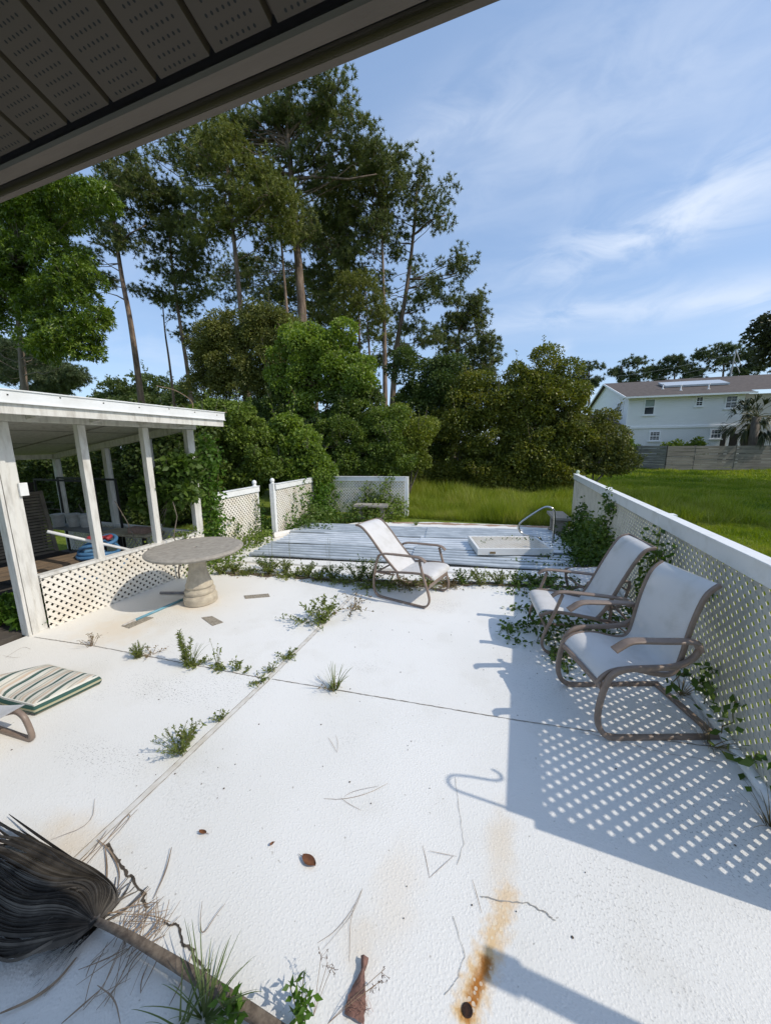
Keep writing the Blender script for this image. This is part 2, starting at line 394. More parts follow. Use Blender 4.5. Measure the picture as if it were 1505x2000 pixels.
# right-hand fence: x = 1.5, running away from the house
FX = 1.50
fence = thing('lattice_fence', 'long white lattice fence on the right side of the patio with vines on it', 'fence', (FX, 1.78, 0))
posts = [1.78, 4.52, 7.25, 9.95, 10.75]
htop = lambda y: 1.335 - (y-1.78)*.0075
for i, y in enumerate(posts):
    m = MB(); m.box((.055, y-1.78, htop(y)/2-.07), (.09,.09,htop(y)-.02)); m.build('post', M_WHITE, fence, bevel=.004)
for y0, y1 in zip(posts[:-1], posts[1:]):
    L = y1-y0-.006; a, b = y0-1.78+.003, y1-1.78-.003; h = (htop(y0)+htop(y1))/2; dh = htop(y1)-htop(y0)
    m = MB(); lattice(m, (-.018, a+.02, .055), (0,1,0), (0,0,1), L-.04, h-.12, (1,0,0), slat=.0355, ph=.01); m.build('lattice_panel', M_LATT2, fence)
    m = MB(); m.beam((-.032, a, htop(y0)-.075), (-.032, b, htop(y1)-.075), .022, .125); m.beam((.012, a, htop(y0)-.075), (.012, b, htop(y1)-.075), .02, .10)
    m.beam((0.0, a, htop(y0)-.004), (0.0, b, htop(y1)-.004), .105, .016); m.build('top_rail', M_WHITE, fence, bevel=.003)
    m = MB(); m.tube([(-.028, a, .034), (-.028, b, .034)], .034, 12); m.build('bottom_rail', M_WHITE, fence, smooth=True)
m = MB(); ball_cap(m, .055, posts[-1]-1.78, htop(posts[-1])-.02, .045); m.build('post_cap', simple('mossy_white', (.62,.68,.52), (.5,.55,.38), 30, .7), fence, smooth=True)
for y in posts[1:-1]:
    m = MB(); m.box((.055, y-1.78, htop(y)-.012), (.10,.10,.02)); m.build('post_cap', M_WHITE, fence)
m = MB(); m.box((0,0,.70), (.09,.085,1.40)); m.box((0,0,1.43), (.115,.11,.03))
tag(m.build('gate_post', M_WHITE, bevel=.004), 'white square gate post standing just outside the near fence end', 'post').location = (1.55, 1.11, 0)
# shepherd hook on the near end post
m = MB(); b = 1.78
hk = [(1.52,b+.02,1.20),(1.52,b+.02,1.66)] + [(1.52, b+.02+.055-.055*math.cos(a), 1.66+.075*math.sin(a)) for a in np.linspace(.3, 2.6, 9)] + [(1.52,b+.145,1.61),(1.52,b+.16,1.52),(1.52,b+.175,1.455),(1.52,b+.20,1.43),(1.52,b+.235,1.445),(1.52,b+.245,1.49)]
m.tube(smoothpath(hk, 2), .0085, 8)
tag(m.build('plant_hook', M_DARKM, smooth=True), 'curled dark metal plant hook fixed on the near fence end post', 'hook')

# back-left lattice fences
def fence_run(label, p0, p1, h0, h1, normal, posts, caps, name='lattice_fence', end_cap_tilt=False):
    t = thing(name, label, 'fence', (p0[0], p0[1], 0))
    d = Vector((p1[0]-p0[0], p1[1]-p0[1], 0)); L = d.length; u = d.normalized(); n = Vector(normal).normalized()
    P = lambda s, z, k=0.0: tuple(u*s + n*k + Vector((0,0,z)))
    m = MB(); lattice(m, P(.05, .04, .02), u, (0,0,1), L-.1, min(h0,h1)-.10, n, slat=.0345); m.build('lattice_panel', M_LATT, t)
    m = MB(); m.beam(P(.0,h0-.06,.05), P(L,h1-.06,.05), .022, .12); m.beam(P(.0,h0+.006,.025), P(L,h1+.006,.025), .10, .014); m.build('top_rail', M_WHITE, t, bevel=.003)
    for s, w in posts:
        hh = h0 + (h1-h0)*s/L + .005
        m = MB(); c = u*s - n*.035; m.box((c.x, c.y, hh/2), (w, w, hh), math.atan2(u.y, u.x)); m.build('post', M_WHITE, t, bevel=.005)
    for s in caps:
        hh = h0 + (h1-h0)*s/L + .01
        m = MB(); c = u*s - n*.03; ball_cap(m, c.x, c.y, hh+.005, .052); m.build('post_cap', M_WHITE, t, smooth=True)
    return t
fence_run('short white lattice fence between the shed corner and the gap', (-5.42,5.25), (-5.56,6.70), 1.17, 1.16, (1,.1,0), [(1.43,.10)], [1.40])
fence_run('white lattice fence with a vine clump right of the gap', (-5.20,6.83), (-5.66,9.60), 1.20, 1.13, (1,.16,0), [(.0,.105)], [.0])
fence_run('white lattice fence along the back behind the stone bench', (-5.66,9.72), (-2.97,10.0), 1.13, 1.15, (.1,-1,0), [(.0,.10),(2.70,.105)], [.0])

# ------------------------------------------------------------------ pool cover: corrugated sheets
PD = Vector((6.06, 1.07, 0)).normalized(); PN = Vector((-PD.y, PD.x, 0))
def sheet(o, L, W, z, label, tilt=0.0, nw=8):
    m = MB(); nx, ny = 26, int(W/.0137); CR = []
    Pp = np.zeros((nx, ny, 3)); sag = random.uniform(0, 6)
    for i in range(nx):
        for j in range(ny):
            s = L*i/(nx-1); w = W*j/(ny-1)
            p = o + PD*s + PN*w
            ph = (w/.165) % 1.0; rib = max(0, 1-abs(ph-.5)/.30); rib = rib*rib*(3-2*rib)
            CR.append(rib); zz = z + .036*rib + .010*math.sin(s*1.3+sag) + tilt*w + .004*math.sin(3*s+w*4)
            Pp[i, j] = (p.x, p.y, zz)
    m.grid(Pp)
    Q = Pp.copy(); Q[..., 2] -= .0015; m.grid(Q[:, ::-1])
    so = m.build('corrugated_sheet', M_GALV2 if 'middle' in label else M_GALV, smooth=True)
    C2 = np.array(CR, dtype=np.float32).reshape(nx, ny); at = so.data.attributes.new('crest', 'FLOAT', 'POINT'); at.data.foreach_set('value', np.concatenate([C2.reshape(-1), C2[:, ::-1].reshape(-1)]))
    return tag(so, label, 'roof sheet', 'corrugated sheets over the pool')
b0 = Vector((-4.63, 5.18, 0))
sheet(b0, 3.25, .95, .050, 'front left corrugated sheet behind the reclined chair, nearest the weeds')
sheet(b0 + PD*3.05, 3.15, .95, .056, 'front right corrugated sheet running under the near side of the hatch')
sheet(b0 + PN*.86 + PD*.12, 3.2, .98, .064, 'middle left corrugated sheet with rib crests coloured bright like sky reflections')
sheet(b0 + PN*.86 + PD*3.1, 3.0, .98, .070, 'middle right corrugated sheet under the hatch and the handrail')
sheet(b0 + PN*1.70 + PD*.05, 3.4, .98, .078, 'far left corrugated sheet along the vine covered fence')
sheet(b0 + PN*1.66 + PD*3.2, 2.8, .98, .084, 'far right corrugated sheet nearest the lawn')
# coping lip in front of and behind the cover
m = MB(); c0 = b0 - PN*.16 - PD*.15
for s0, s1 in ((0,1.55),(1.56,3.1),(3.11,4.65),(4.66,6.2)):
    a, b = c0 + PD*s0, c0 + PD*s1
    m.beam((a.x, a.y, .018), (b.x, b.y, .018), .24, .034)
struct('pool_coping', m, M_PATIO)
m = MB(); a, b = Vector((-5.14,6.62,0)), Vector((-4.86,7.12,0)); m.tube([tuple(a+Vector((0,0,.02))), tuple(a.lerp(b,.5)+Vector((.03,0,.035))), tuple(b+Vector((0,0,.02)))], .09, 10)
struct('pool_coping_corner', m, M_PATIO)

# white hatch frame on the sheets
hc = Vector((-.07, 7.02, 0)); hz = math.atan2(.40, 1.27)
hatch = thing('lattice_hatch', 'low white framed lattice hatch lying on the corrugated sheets', 'hatch', (hc.x, hc.y, .10), hz)
Wd, Dp = 1.34, .92
m = MB()
for (x, y, sx, sy) in ((0,-Dp/2+.02,Wd,.04),(0,Dp/2-.02,Wd,.04),(-Wd/2+.025,0,.05,Dp-.084),(Wd/2-.025,0,.05,Dp-.084)): m.box((x, y, .06), (sx, sy, .12))
m.build('frame', M_WHITE, hatch, bevel=.004)
m = MB(); lattice(m, (-Wd/2+.055, -Dp/2+.042, .107), (1,0,0), (0,1,0), Wd-.11, Dp-.084, (0,0,1)); m.build('lattice_panel', M_LATT, hatch)
m = MB(); m.box((0,0,.03), (Wd-.105, Dp-.084, .008)); m.build('dark_backing', simple('grey_backing', (.30,.29,.26), (.2,.19,.17), 6, .9), hatch)  # dark sheet added under the lattice so its holes look grey
m = MB(); m.box((-.40,-Dp/2-.004,.045), (.10,.008,.035)); m.build('latch', simple('rusty_brass', (.35,.24,.10), (.10,.06,.03), 70, .6), hatch)

# stainless handrail
ya = 7.62
hr = thing('handrail', 'bent stainless steel pool handrail beside the white hatch', 'handrail', (0,0,0))
m = MB()
path = [(.77,ya+.03,.05),(.77,ya+.03,.66),(.74,ya,.80),(.62,ya,.85),(.50,ya,.79),(.20,ya,.55),(.11,ya,.45),(.12,ya,.32),(.22,ya,.245),(.44,ya,.235),(.54,ya,.20),(.57,ya,.05)]
m.tube(smoothpath(path, 3), .021, 12); m.build('rail', M_STEEL, hr, smooth=True)
for x, y in ((.77,ya+.03),(.57,ya)):
    m = MB(); m.lathe([(.045,.0),(.045,.012),(.028,.03)], (x, y, .045), 16); m.build('flange', M_STEEL, hr, smooth=True)

# stone benches
def stone_bench(loc, rz, label, L=.95):
    t = thing('stone_bench', label, 'bench', loc, rz, 'weathered stone benches at the pool end')
    m = MB(); m.box((0,0,.42), (L,.36,.06)); m.box((0,0,.385), (L-.06,.30,.01)); m.build('seat', M_STONE, t, bevel=.012)
    for s in (-1, 1):
        m = MB(); m.box((s*L*.32,0,.36), (.13,.27,.04)); m.box((s*L*.32,0,.20), (.10,.22,.28)); m.box((s*L*.32,0,.03), (.14,.29,.06)); m.build('leg', M_STONE, t, bevel=.01)
    return t
stone_bench((-3.72, 9.12, 0), .16, 'grey stone bench overgrown by vines in front of the back fence')
stone_bench((.98, 9.02, 0), R(95), 'grey stone bench half hidden by ivy beside the right fence end', .9)
# ------------------------------------------------------------------ chairs
def sling_grid(mb, prof, half, sag=.012, edge=.0):
    P = smoothpath([(p[0], 0, p[1]) for p in prof], 3); ny = 13
    A = np.zeros((len(P), ny, 3)); n = len(P)
    for i, p in enumerate(P):
        t = (P[min(i+1,n-1)] - P[max(i-1,0)]).normalized(); nn = Vector((-t.z, 0, t.x))
        e = math.sin(PI*min(1, max(0, i/(n-1))))**.4
        for j in range(ny):
            v = -1 + 2*j/(ny-1); d = -sag*(1-v*v)*e
            q = p + nn*d; A[i, j] = (q.x, v*half, q.z)
    mb.grid(A); B = A.copy(); B[..., 2] -= .003; mb.grid(B[:, ::-1])
def recliner(label, loc, rz, back, group='taupe sling chairs'):
    t = thing('sling_chair', label, 'chair', loc, rz, group)
    Hh = .315
    loop = [(.655,.635),(.72,.42),(.80,.20),(.815,.10),(.76,.012),(.60,.012),(.10,.012),(.0,.03),(-.04,.16),(-.015,.36),(.02,.52),(.07,.61),(.14,.628)]
    for s in (-1, 1):
        m = MB(); P = [loop[0]] + loop[1:]
        m.sweep([(p.x, s*Hh, p.z) for p in smoothpath([(a,0,b) for a,b in P], 3)], (0,1,0), .019, .0125); m.build('side_frame', M_TAUPE, t, smooth=True)
        m = MB(); arm = smoothpath([(.05,0,.59),(.10,0,.632),(.30,0,.648),(.56,0,.662),(.66,0,.664),(.71,0,.648),(.75,0,.612)], 2)
        m.sweep([(p.x, s*Hh, p.z) for p in arm], (0,1,0), .031, .011); m.build('armrest', M_TAUPE, t, smooth=True)
        m = MB(); m.sweep([(p.x, s*(Hh-.038), p.z) for p in smoothpath([(-.01,0,.345),(.25,0,.385),(.62,0,.435),(.76,0,.432),(.825,0,.385)], 2)], (0,1,0), .012, .016); m.build('seat_rail', M_TAUPE, t, smooth=True)
        m = MB(); m.sweep([(p.x, s*(Hh-.055), p.z) for p in smoothpath([(a,0,b) for a,b in back], 2)], (0,1,0), .011, .016); m.build('back_rail', M_TAUPE, t, smooth=True)
        m = MB(); y = s*(Hh-.02)
        bx, bz = back[1]
        m.beam((bx+.06,y,bz-.10),(.03,y,.345),.006,.045,(0,1,0)); 
        for q in (.15,.4,.65):
            px_, pz_ = bx+.06+(.03-bx-.06)*q, bz-.10+(.345-bz+.10)*q; m.beam((px_,y,pz_),(px_+.035,y,pz_+.035),.006,.022,(0,1,0))
        m.beam((.22,y,.40),(.0,y,.24),.012,.022,(0,1,0)); m.build('recline_bracket', M_TAUPE, t)
    m = MB(); sling_grid(m, [(.845,.375),(.835,.425),(.76,.445),(.55,.425),(.40,.395),(.32,.385)], Hh-.055, .014); m.build('seat', M_SLING, t, smooth=True)
    m = MB(); sling_grid(m, back, Hh-.06, .010); m.build('backrest', M_SLING, t, smooth=True)
    m = MB(); m.beam((.785,-Hh+.02,.285),(.785,Hh-.02,.285),.016,.065,(.35,0,1)); m.build('front_stretcher', M_TAUPE, t, bevel=.004)
    for nm_, xx, zz_, yy in (('rear_stretcher',.0,.345,Hh),('top_bar',back[-1][0],back[-1][1],Hh-.06),('seat_bar',.30,.375,Hh-.05)):
        m = MB(); m.tube([(xx,-yy,zz_),(xx,yy,zz_)], .012, 8); m.build(nm_, M_TAUPE, t, smooth=True)
    return t
# centre chair
A = Vector((-1.73,4.33,0)); d = Vector((.977,-.211,0)); n = Vector((.211,.977,0)); c = A + n*.325
recliner('white sling chair reclined far back alone in the middle of the patio', c, math.atan2(d.y, d.x), [(.33,.375),(.23,.455),(.075,.60),(-.10,.80),(-.22,.915),(-.29,.955),(-.36,.958)])
A = Vector((.40,3.59,0)); d = Vector((.989,.146,0)); n = Vector((-.146,.989,0)); c = A + n*.315 + d*.74
recliner('upright sling chair between the ottoman and the near wavy chair', c, math.atan2(-d.y, -d.x), [(.33,.375),(.25,.49),(.16,.72),(.06,.95),(.0,1.06),(-.04,1.10),(-.105,1.115)])
# near chair: one-piece wavy sling on a spring base
A = Vector((.70,2.57,0)); B = Vector((1.43,2.84,0)); d = (B-A).normalized(); n = Vector((-d.y, d.x, 0)); c = A + n*.295
t = thing('sling_chair', 'nearest sling chair with a wavy one piece seat on a sled base', 'chair', c, math.atan2(-d.y, -d.x), 'taupe sling chairs')
Hh = .285
for s in (-1, 1):
    m = MB(); P = [(.80,.013),(.60,.013),(.12,.013),(.0,.02),(-.07,.11),(-.08,.24),(-.055,.40),(-.02,.50),(.06,.548),(.22,.553),(.40,.555),(.51,.60),(.565,.68),(.54,.745),(.45,.745)]
    m.sweep([(-p.x, s*Hh, p.z) for p in smoothpath([(a,0,b) for a,b in P], 3)], (0,1,0), .016, .0195); m.build('side_frame', M_TAUPE, t, smooth=True)
    m = MB(); m.sweep([(-p.x, s*(Hh+.012), p.z) for p in smoothpath([(.55,0,.69),(.525,0,.745),(.44,0,.757),(.30,0,.757),(.12,0,.765),(.06,0,.758),(.01,0,.722),(-.025,0,.698)], 2)], (0,1,0), .034, .012); m.build('armrest', M_TAUPE, t, smooth=True)
    m = MB(); m.sweep([(-p.x, s*(Hh-.04), p.z) for p in smoothpath([(-.075,0,.41),(-.055,0,.46),(.02,0,.515),(.16,0,.525),(.30,0,.485),(.40,0,.47),(.46,0,.50),(.485,0,.62),(.51,0,.80),(.545,0,.95),(.58,0,1.05),(.62,0,1.095),(.665,0,1.125)], 3)], (0,1,0), .012, .017); m.build('sling_rail', M_TAUPE, t, smooth=True)
m = MB(); sling_grid(m, [(-x, z) for x, z in ((-.075,.41),(-.055,.468),(.02,.525),(.16,.535),(.30,.495),(.40,.478),(.46,.508),(.485,.62),(.51,.80),(.545,.95),(.58,1.05),(.62,1.10),(.665,1.13))][::-1], Hh-.045, .016); m.build('sling', M_SLING, t, smooth=True)
m = MB(); m.beam((.065,-Hh+.015,.405),(.065,Hh-.015,.405),.02,.06,(.4,0,1)); m.build('front_stretcher', M_TAUPE, t, bevel=.004)
m = MB(); m.beam((-.775,-Hh+.018,.017),(-.775,Hh-.018,.017),.045,.026); m.build('rear_stretcher', M_TAUPE, t, bevel=.004)
# ottoman
c = Vector((1.06, 5.12, 0)); t = thing('sling_ottoman', 'small sling footstool tucked behind the upright chair by the fence', 'footstool', c, R(22))
m = MB(); sling_grid(m, [(-.26,.345),(-.24,.375),(-.12,.385),(.0,.372),(.12,.385),(.24,.375),(.26,.345)], .24, .012); m.build('sling', M_SLING, t, smooth=True)
for s in (-1, 1):
    m = MB(); m.sweep([(p.x, s*.255, p.z) for p in smoothpath([(-.27,0,.35),(-.25,0,.372),(0,0,.362),(.25,0,.372),(.27,0,.35),(.25,0,.20),(.19,0,.05),(.10,0,.012),(-.10,0,.012),(-.19,0,.05),(-.25,0,.20)], 3, True)], (0,1,0), .015, .015, True); m.build('side_frame', M_TAUPE, t, smooth=True)
for x in (-.25, .25):
    m = MB(); m.tube([(x,-.25,.25),(x,.25,.25)], .012, 8); m.build('stretcher', M_TAUPE, t, smooth=True)
# lounger corner on the left + striped cushion
t = thing('sling_lounger', 'low sling lounger reaching in at the left edge beside the striped cushion', 'lounger', (-3.12, 1.22, 0), R(4))
for y in (0, -.56):
    m = MB(); m.sweep([(p.x, y, p.z) for p in smoothpath([(-.06,0,.205),(-.03,0,.17),(.005,0,.05),(-.02,0,.013),(-.10,0,.013),(-.36,0,.018),(-.9,0,.03),(-1.5,0,.04),(-1.45,0,.25),(-.9,0,.16),(-.42,0,.12),(-.22,0,.185),(-.12,0,.225)], 3, True)], (0,1,0), .016, .017, True); m.build('side_frame', M_TAUPE, t, smooth=True)
m = MB(); P = np.zeros((14, 7, 3))
for i in range(14):
    for j in range(7):
        f = i/13; v = j/6; x = -.10 - f*1.3; P[i, j] = (x, .075 - v*.63 - .03*(1-f), .245 - .10*math.sin(min(1, f*2.4)*PI/2) + .12*max(0, f-.55))
m.grid(P); Q = P.copy(); Q[..., 2] -= .004; m.grid(Q[:, ::-1]); m.build('sling', M_SLING, t, smooth=True)
def cushion_mat():
    k = NT('striped_cushion_fabric'); o = k.obj(); sx = k.n('ShaderNodeSeparateXYZ'); k.lk(o, sx.inputs[0])
    u = k.math('FRACT', k.math('DIVIDE', k.math('ADD', k.math('ADD', sx.outputs[0], k.math('MULTIPLY', sx.outputs[1], .10)), 4.0), .122))
    nd = k.n('ShaderNodeValToRGB'); k.lk(u, nd.inputs[0]); nd.color_ramp.interpolation = 'CONSTANT'
    e = nd.color_ramp.elements; st = [(0,(.66,.62,.52)),(.16,(.34,.33,.28)),(.22,(.60,.56,.47)),(.34,(.56,.44,.33)),(.50,(.64,.60,.52)),(.66,(.10,.14,.12)),(.74,(.045,.10,.085)),(.86,(.62,.60,.53))]
    while len(e) < len(st): e.new(.5)
    for q, (p, c) in zip(e, st): q.position = p; q.color = (*c, 1)
    c = k.mix(k.math('MULTIPLY', k.ss(k.noise(o, 7, 4.0), .45, .75), .3), nd.outputs[0], (.40,.35,.27))
    k.pbr(c, .9, normal=k.bump(k.noise(o, 22, 3.0), .35, .015), spec=.15); return k.m
def cushion_side():
    k = NT('striped_cushion_side'); o = k.obj(); sx = k.n('ShaderNodeSeparateXYZ'); k.lk(o, sx.inputs[0])
    at = k.n('ShaderNodeAttribute'); at.attribute_name = 'rim'
    nd = k.n('ShaderNodeValToRGB'); k.lk(at.outputs['Fac'], nd.inputs[0]); nd.color_ramp.interpolation = 'CONSTANT'; e = nd.color_ramp.elements
    st = [(0,(.30,.28,.2)),(.12,(.05,.10,.085)),(.38,(.44,.42,.30)),(.52,(.40,.37,.22)),(.60,(.045,.10,.085)),(.90,(.70,.68,.62))]
    while len(e) < len(st): e.new(.5)
    for q, (p, c) in zip(e, st): q.position = p; q.color = (*c, 1)
    k.pbr(nd.outputs[0], .9, normal=k.bump(k.noise(o, 25, 3.0), .3, .01), spec=.15); return k.m
cu = thing('seat_cushion', 'green and cream striped chair cushion slumped on the patio at the left', 'cushion', (-3.68, 1.565, 0), R(5))
nx, ny = 40, 18; T = np.zeros((nx, ny, 3)); Bm = np.zeros((nx, ny, 3)); W2, D2 = .30, .205
def cz(x): 
    s = max(0, (-x-.02)/.28); return .11*(1-math.cos(min(1, s)*PI))/2 + .008
for i in range(nx):
    for j in range(ny):
        a = -1 + 2*i/(nx-1); b = -1 + 2*j/(ny-1)
        puff = (1-abs(a)**7)**.5*(1-abs(b)**6)**.5 if abs(a) < 1 and abs(b) < 1 else 0
        x, y = a*W2, b*D2; tuft = .007*math.cos(x*30)*math.cos(y*15)
        skew = .05*b
        T[i, j] = (x+skew, y, cz(x)*(1-(b+1)/2*.9) + .085 + puff*.022 + tuft*puff); Bm[i, j] = (x+skew, y, cz(x)*(1-(b+1)/2*.9) + .0)
m = MB(); m.grid(T[:, ::1]); m.build('top_cover', cushion_mat(), cu, smooth=True)
m = MB(); m.grid(Bm[:, ::-1]); m.build('bottom_cover', simple('cushion_underside', (.2,.2,.17), rough=.9), cu, smooth=True)
ring = [(i, 0) for i in range(nx)] + [(nx-1, j) for j in range(1, ny)] + [(i, ny-1) for i in range(nx-2, -1, -1)] + [(0, j) for j in range(ny-2, 0, -1)]
K = 9; Rg = np.zeros((len(ring)+1, K, 3)); rim = []
cen = np.array([0.05, 0, 0])
for q, (i, j) in enumerate(ring + ring[:1]):
    a, b = Bm[i, j], T[i, j]; o_ = np.array([a[0], a[1]*1.2, 0]); o_ = o_/(np.linalg.norm(o_)+1e-9)
    for r_ in range(K):
        f = r_/(K-1); Rg[q, r_] = a*(1-f) + b*f + o_*.022*math.sin(PI*f); rim.append(f)
m = MB(); m.grid(Rg); so = m.build('side_band', cushion_side(), cu, smooth=True)
at = so.data.attributes.new('rim', 'FLOAT', 'POINT'); at.data.foreach_set('value', np.array(rim, dtype=np.float32))
m = MB()
for src in (T,): m.tube([tuple(src[i, j] + np.array([0,0,.001])) for i, j in ring], .0055, 6, closed=True)
m.build('piping', simple('cushion_piping', (.72,.70,.62), rough=.8), cu, smooth=True)

# ------------------------------------------------------------------ concrete table
tc = Vector((-3.90, 3.42, 0)); tb = thing('pedestal_table', 'round grey concrete pedestal table standing in front of the lattice skirt', 'table', tc)
m = MB(); Rr = .585
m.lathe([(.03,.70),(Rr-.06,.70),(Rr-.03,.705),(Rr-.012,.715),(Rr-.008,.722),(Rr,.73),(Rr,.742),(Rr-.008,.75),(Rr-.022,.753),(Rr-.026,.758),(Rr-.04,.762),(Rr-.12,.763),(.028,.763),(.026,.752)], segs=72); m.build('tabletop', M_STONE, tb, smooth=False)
m = MB(); m.lathe([(.026,.7535),(.02,.753)], segs=16); m.build('umbrella_hole', M_DARKM, tb)
fl = lambda z, a: .055*abs(math.sin(7*a))*min(1, max(0, (z-.2)/.1))
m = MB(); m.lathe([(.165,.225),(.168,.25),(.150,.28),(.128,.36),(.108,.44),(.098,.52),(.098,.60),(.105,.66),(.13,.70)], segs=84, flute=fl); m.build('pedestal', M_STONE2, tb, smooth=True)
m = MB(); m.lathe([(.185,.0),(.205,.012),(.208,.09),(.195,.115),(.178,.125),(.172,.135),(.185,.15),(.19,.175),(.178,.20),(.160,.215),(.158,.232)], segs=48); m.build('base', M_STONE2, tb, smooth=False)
# poles on the ground
def lying_pole(name, p, q, r, mat, label, tip=None, cat='pole'):
    t = thing(name, label, cat, p); P = Vector(q) - Vector(p)
    m = MB(); m.tube([(0,0,0), tuple(P)], r, 10); m.build('tube', mat, t, smooth=True)
    if tip: m = MB(); e = -P.normalized()*.13; m.tube([tuple(e), tuple(e*.3), (0,0,0), tuple(P*.012)], [r*.55, r*.8, r*.95, r*1.25], 10); m.build('tip', tip, t, smooth=True)
    return t
p = G(262,1212,.016); q = G(372,1164,.016)
lying_pole('pool_pole', tuple(p), tuple(q), .016, simple('blue_paint_pole', (.10,.30,.40), (.20,.36,.42), 12, .45), 'thin blue pool pole lying on the patio under the table', simple('dirty_white_plastic', (.66,.63,.57), (.4,.35,.3), 25, .5))
p = G(313,1158,.02); q = G(372,1158,.02)
lying_pole('metal_bar', tuple(p), tuple(q), .018, simple('grey_bar', (.25,.25,.26), (.16,.15,.15), 9, .6), 'short grey metal bar lying behind the table base')

# ------------------------------------------------------------------ screened shed
SX, SY0, SY1, SB = -5.03, 2.2, 4.56, -8.6
shed = thing('screened_shed', 'open sided white garden shed with lattice skirt and flat metal roof', 'shed', (SX, SY0, 0))
L = lambda x, y, z: (x-SX, y-SY0, z)
rz_ = lambda x: 2.33 + (x-SX)*.135         # beam underside falls to the back
for y, w in ((2.20,.15),(2.95,.085),(3.765,.085),(4.52,.13)):
    m = MB(); m.box(L(SX-.01, y, 1.165), (.09, w, 2.33)); m.build('post', M_SHEDW, shed, bevel=.004)
m = MB(); m.box(L(SX+.045, 2.155, 1.12), (.02,.06,2.24)); m.box(L(SX-.0, 2.10, 1.12), (.13,.03,2.24)); m.build('corner_trim', M_SHEDW, shed, bevel=.003)
for x in (-6.0, -7.1, -8.58):
    m = MB(); m.box(L(x, 4.53, rz_(x)/2), (.10,.09,rz_(x)-.01)); m.build('post', M_SHEDW, shed, bevel=.004)
for y in (.9, 2.3, 3.5):
    m = MB(); m.box(L(SB, y, rz_(SB)/2), (.09,.09,rz_(SB)-.01)); m.build('post', M_SHEDW, shed, bevel=.004)
m = MB(); m.box(L(SX, .6, 1.165), (.09,.09,2.33)); m.build('post', M_SHEDW, shed, bevel=.004)
m = MB(); m.beam(L(SX,.4,2.385), L(SX,4.63,2.385), .10,.10); m.build('front_beam', M_SHEDW, shed, bevel=.004)
m = MB(); m.beam(L(SX-.06,4.53,rz_(SX-.06)+.045), L(SB-.05,4.53,rz_(SB-.05)+.045), .10,.10); m.build('end_beam', M_SHEDW, shed, bevel=.004)
m = MB(); m.beam(L(SB,.4,rz_(SB)+.045), L(SB,4.46,rz_(SB)+.045), .09,.09); m.build('back_beam', M_SHEDW, shed, bevel=.004)
# roof deck with panel seams below, white metal fascia on top
rx0, rx1, ry0, ry1 = -4.55, -9.0, .3, 4.74
zc = lambda x: 2.452 + (x-SX)*.135
m = MB(); P = []
for x, k in ((rx0,0),(rx1,0)): pass
m.add([L(rx0,ry0,zc(rx0)),L(rx0,ry1,zc(rx0)),L(rx1,ry1,zc(rx1)),L(rx1,ry0,zc(rx1)),L(rx0,ry0,zc(rx0)+.05),L(rx0,ry1,zc(rx0)+.05),L(rx1,ry1,zc(rx1)+.05),L(rx1,ry0,zc(rx1)+.05)], [(0,3,2,1)[::-1],(4,5,6,7),(0,1,5,4),(1,2,6,5),(2,3,7,6),(3,0,4,7)])
m.build('roof_deck', M_SHEDW, shed)
m = MB()
for y in (1.2, 2.42, 3.64): m.beam(L(SX-.1,y,zc(SX-.1)-.006), L(SB,y,zc(SB)-.006), .035,.010)
for x in (-6.2, -7.4): m.beam(L(x,.4,zc(x)-.004), L(x,4.47,zc(x)-.004), .03,.006)
m.build('ceiling_batten', simple('grey_batten', (.35,.33,.30), (.25,.23,.2), 8, .8), shed)
m = MB(); m.beam(L(rx0+.03,ry0,2.425), L(rx0+.03,ry1,2.425), .025,.10); m.build('fascia_board', M_SHEDW, shed, bevel=.003)
m = MB()
for x in (rx0+.052,): m.beam(L(x,ry0,2.535), L(x,ry1+.02,2.535), .012,.12)
m.beam(L(rx0-.03,ry0,2.596), L(rx0-.03,ry1+.02,2.596), .20,.012); m.beam(L(rx0+.06,ry0,2.478), L(rx0+.06,ry1+.02,2.478), .03,.010)
m.add([L(rx0-.02,ry0,2.590),L(rx0-.02,ry1,2.590),L(rx1,ry1,zc(rx1)+.07),L(rx1,ry0,zc(rx1)+.07)], [(0,1,2,3)])
m.build('metal_roof', simple('white_metal_flashing', (.82,.83,.83), (.72,.72,.70), 4, .35, spec=.5), shed)
m = MB()
for i in range(9): m.box(L(rx0+.060, 4.6-.42*i, 2.548+.01*((i*7)%3)), (.006,.012,.012))
m.build('screw', M_DARKM, shed)
for i in range(6):
    m = MB(); y = 4.3-.62*i; m.beam(L(rx0+.015,y,2.44), L(SX+.05,y,2.445-.06), .04,.05); m.build('rafter_tail', M_SHEDW, shed)
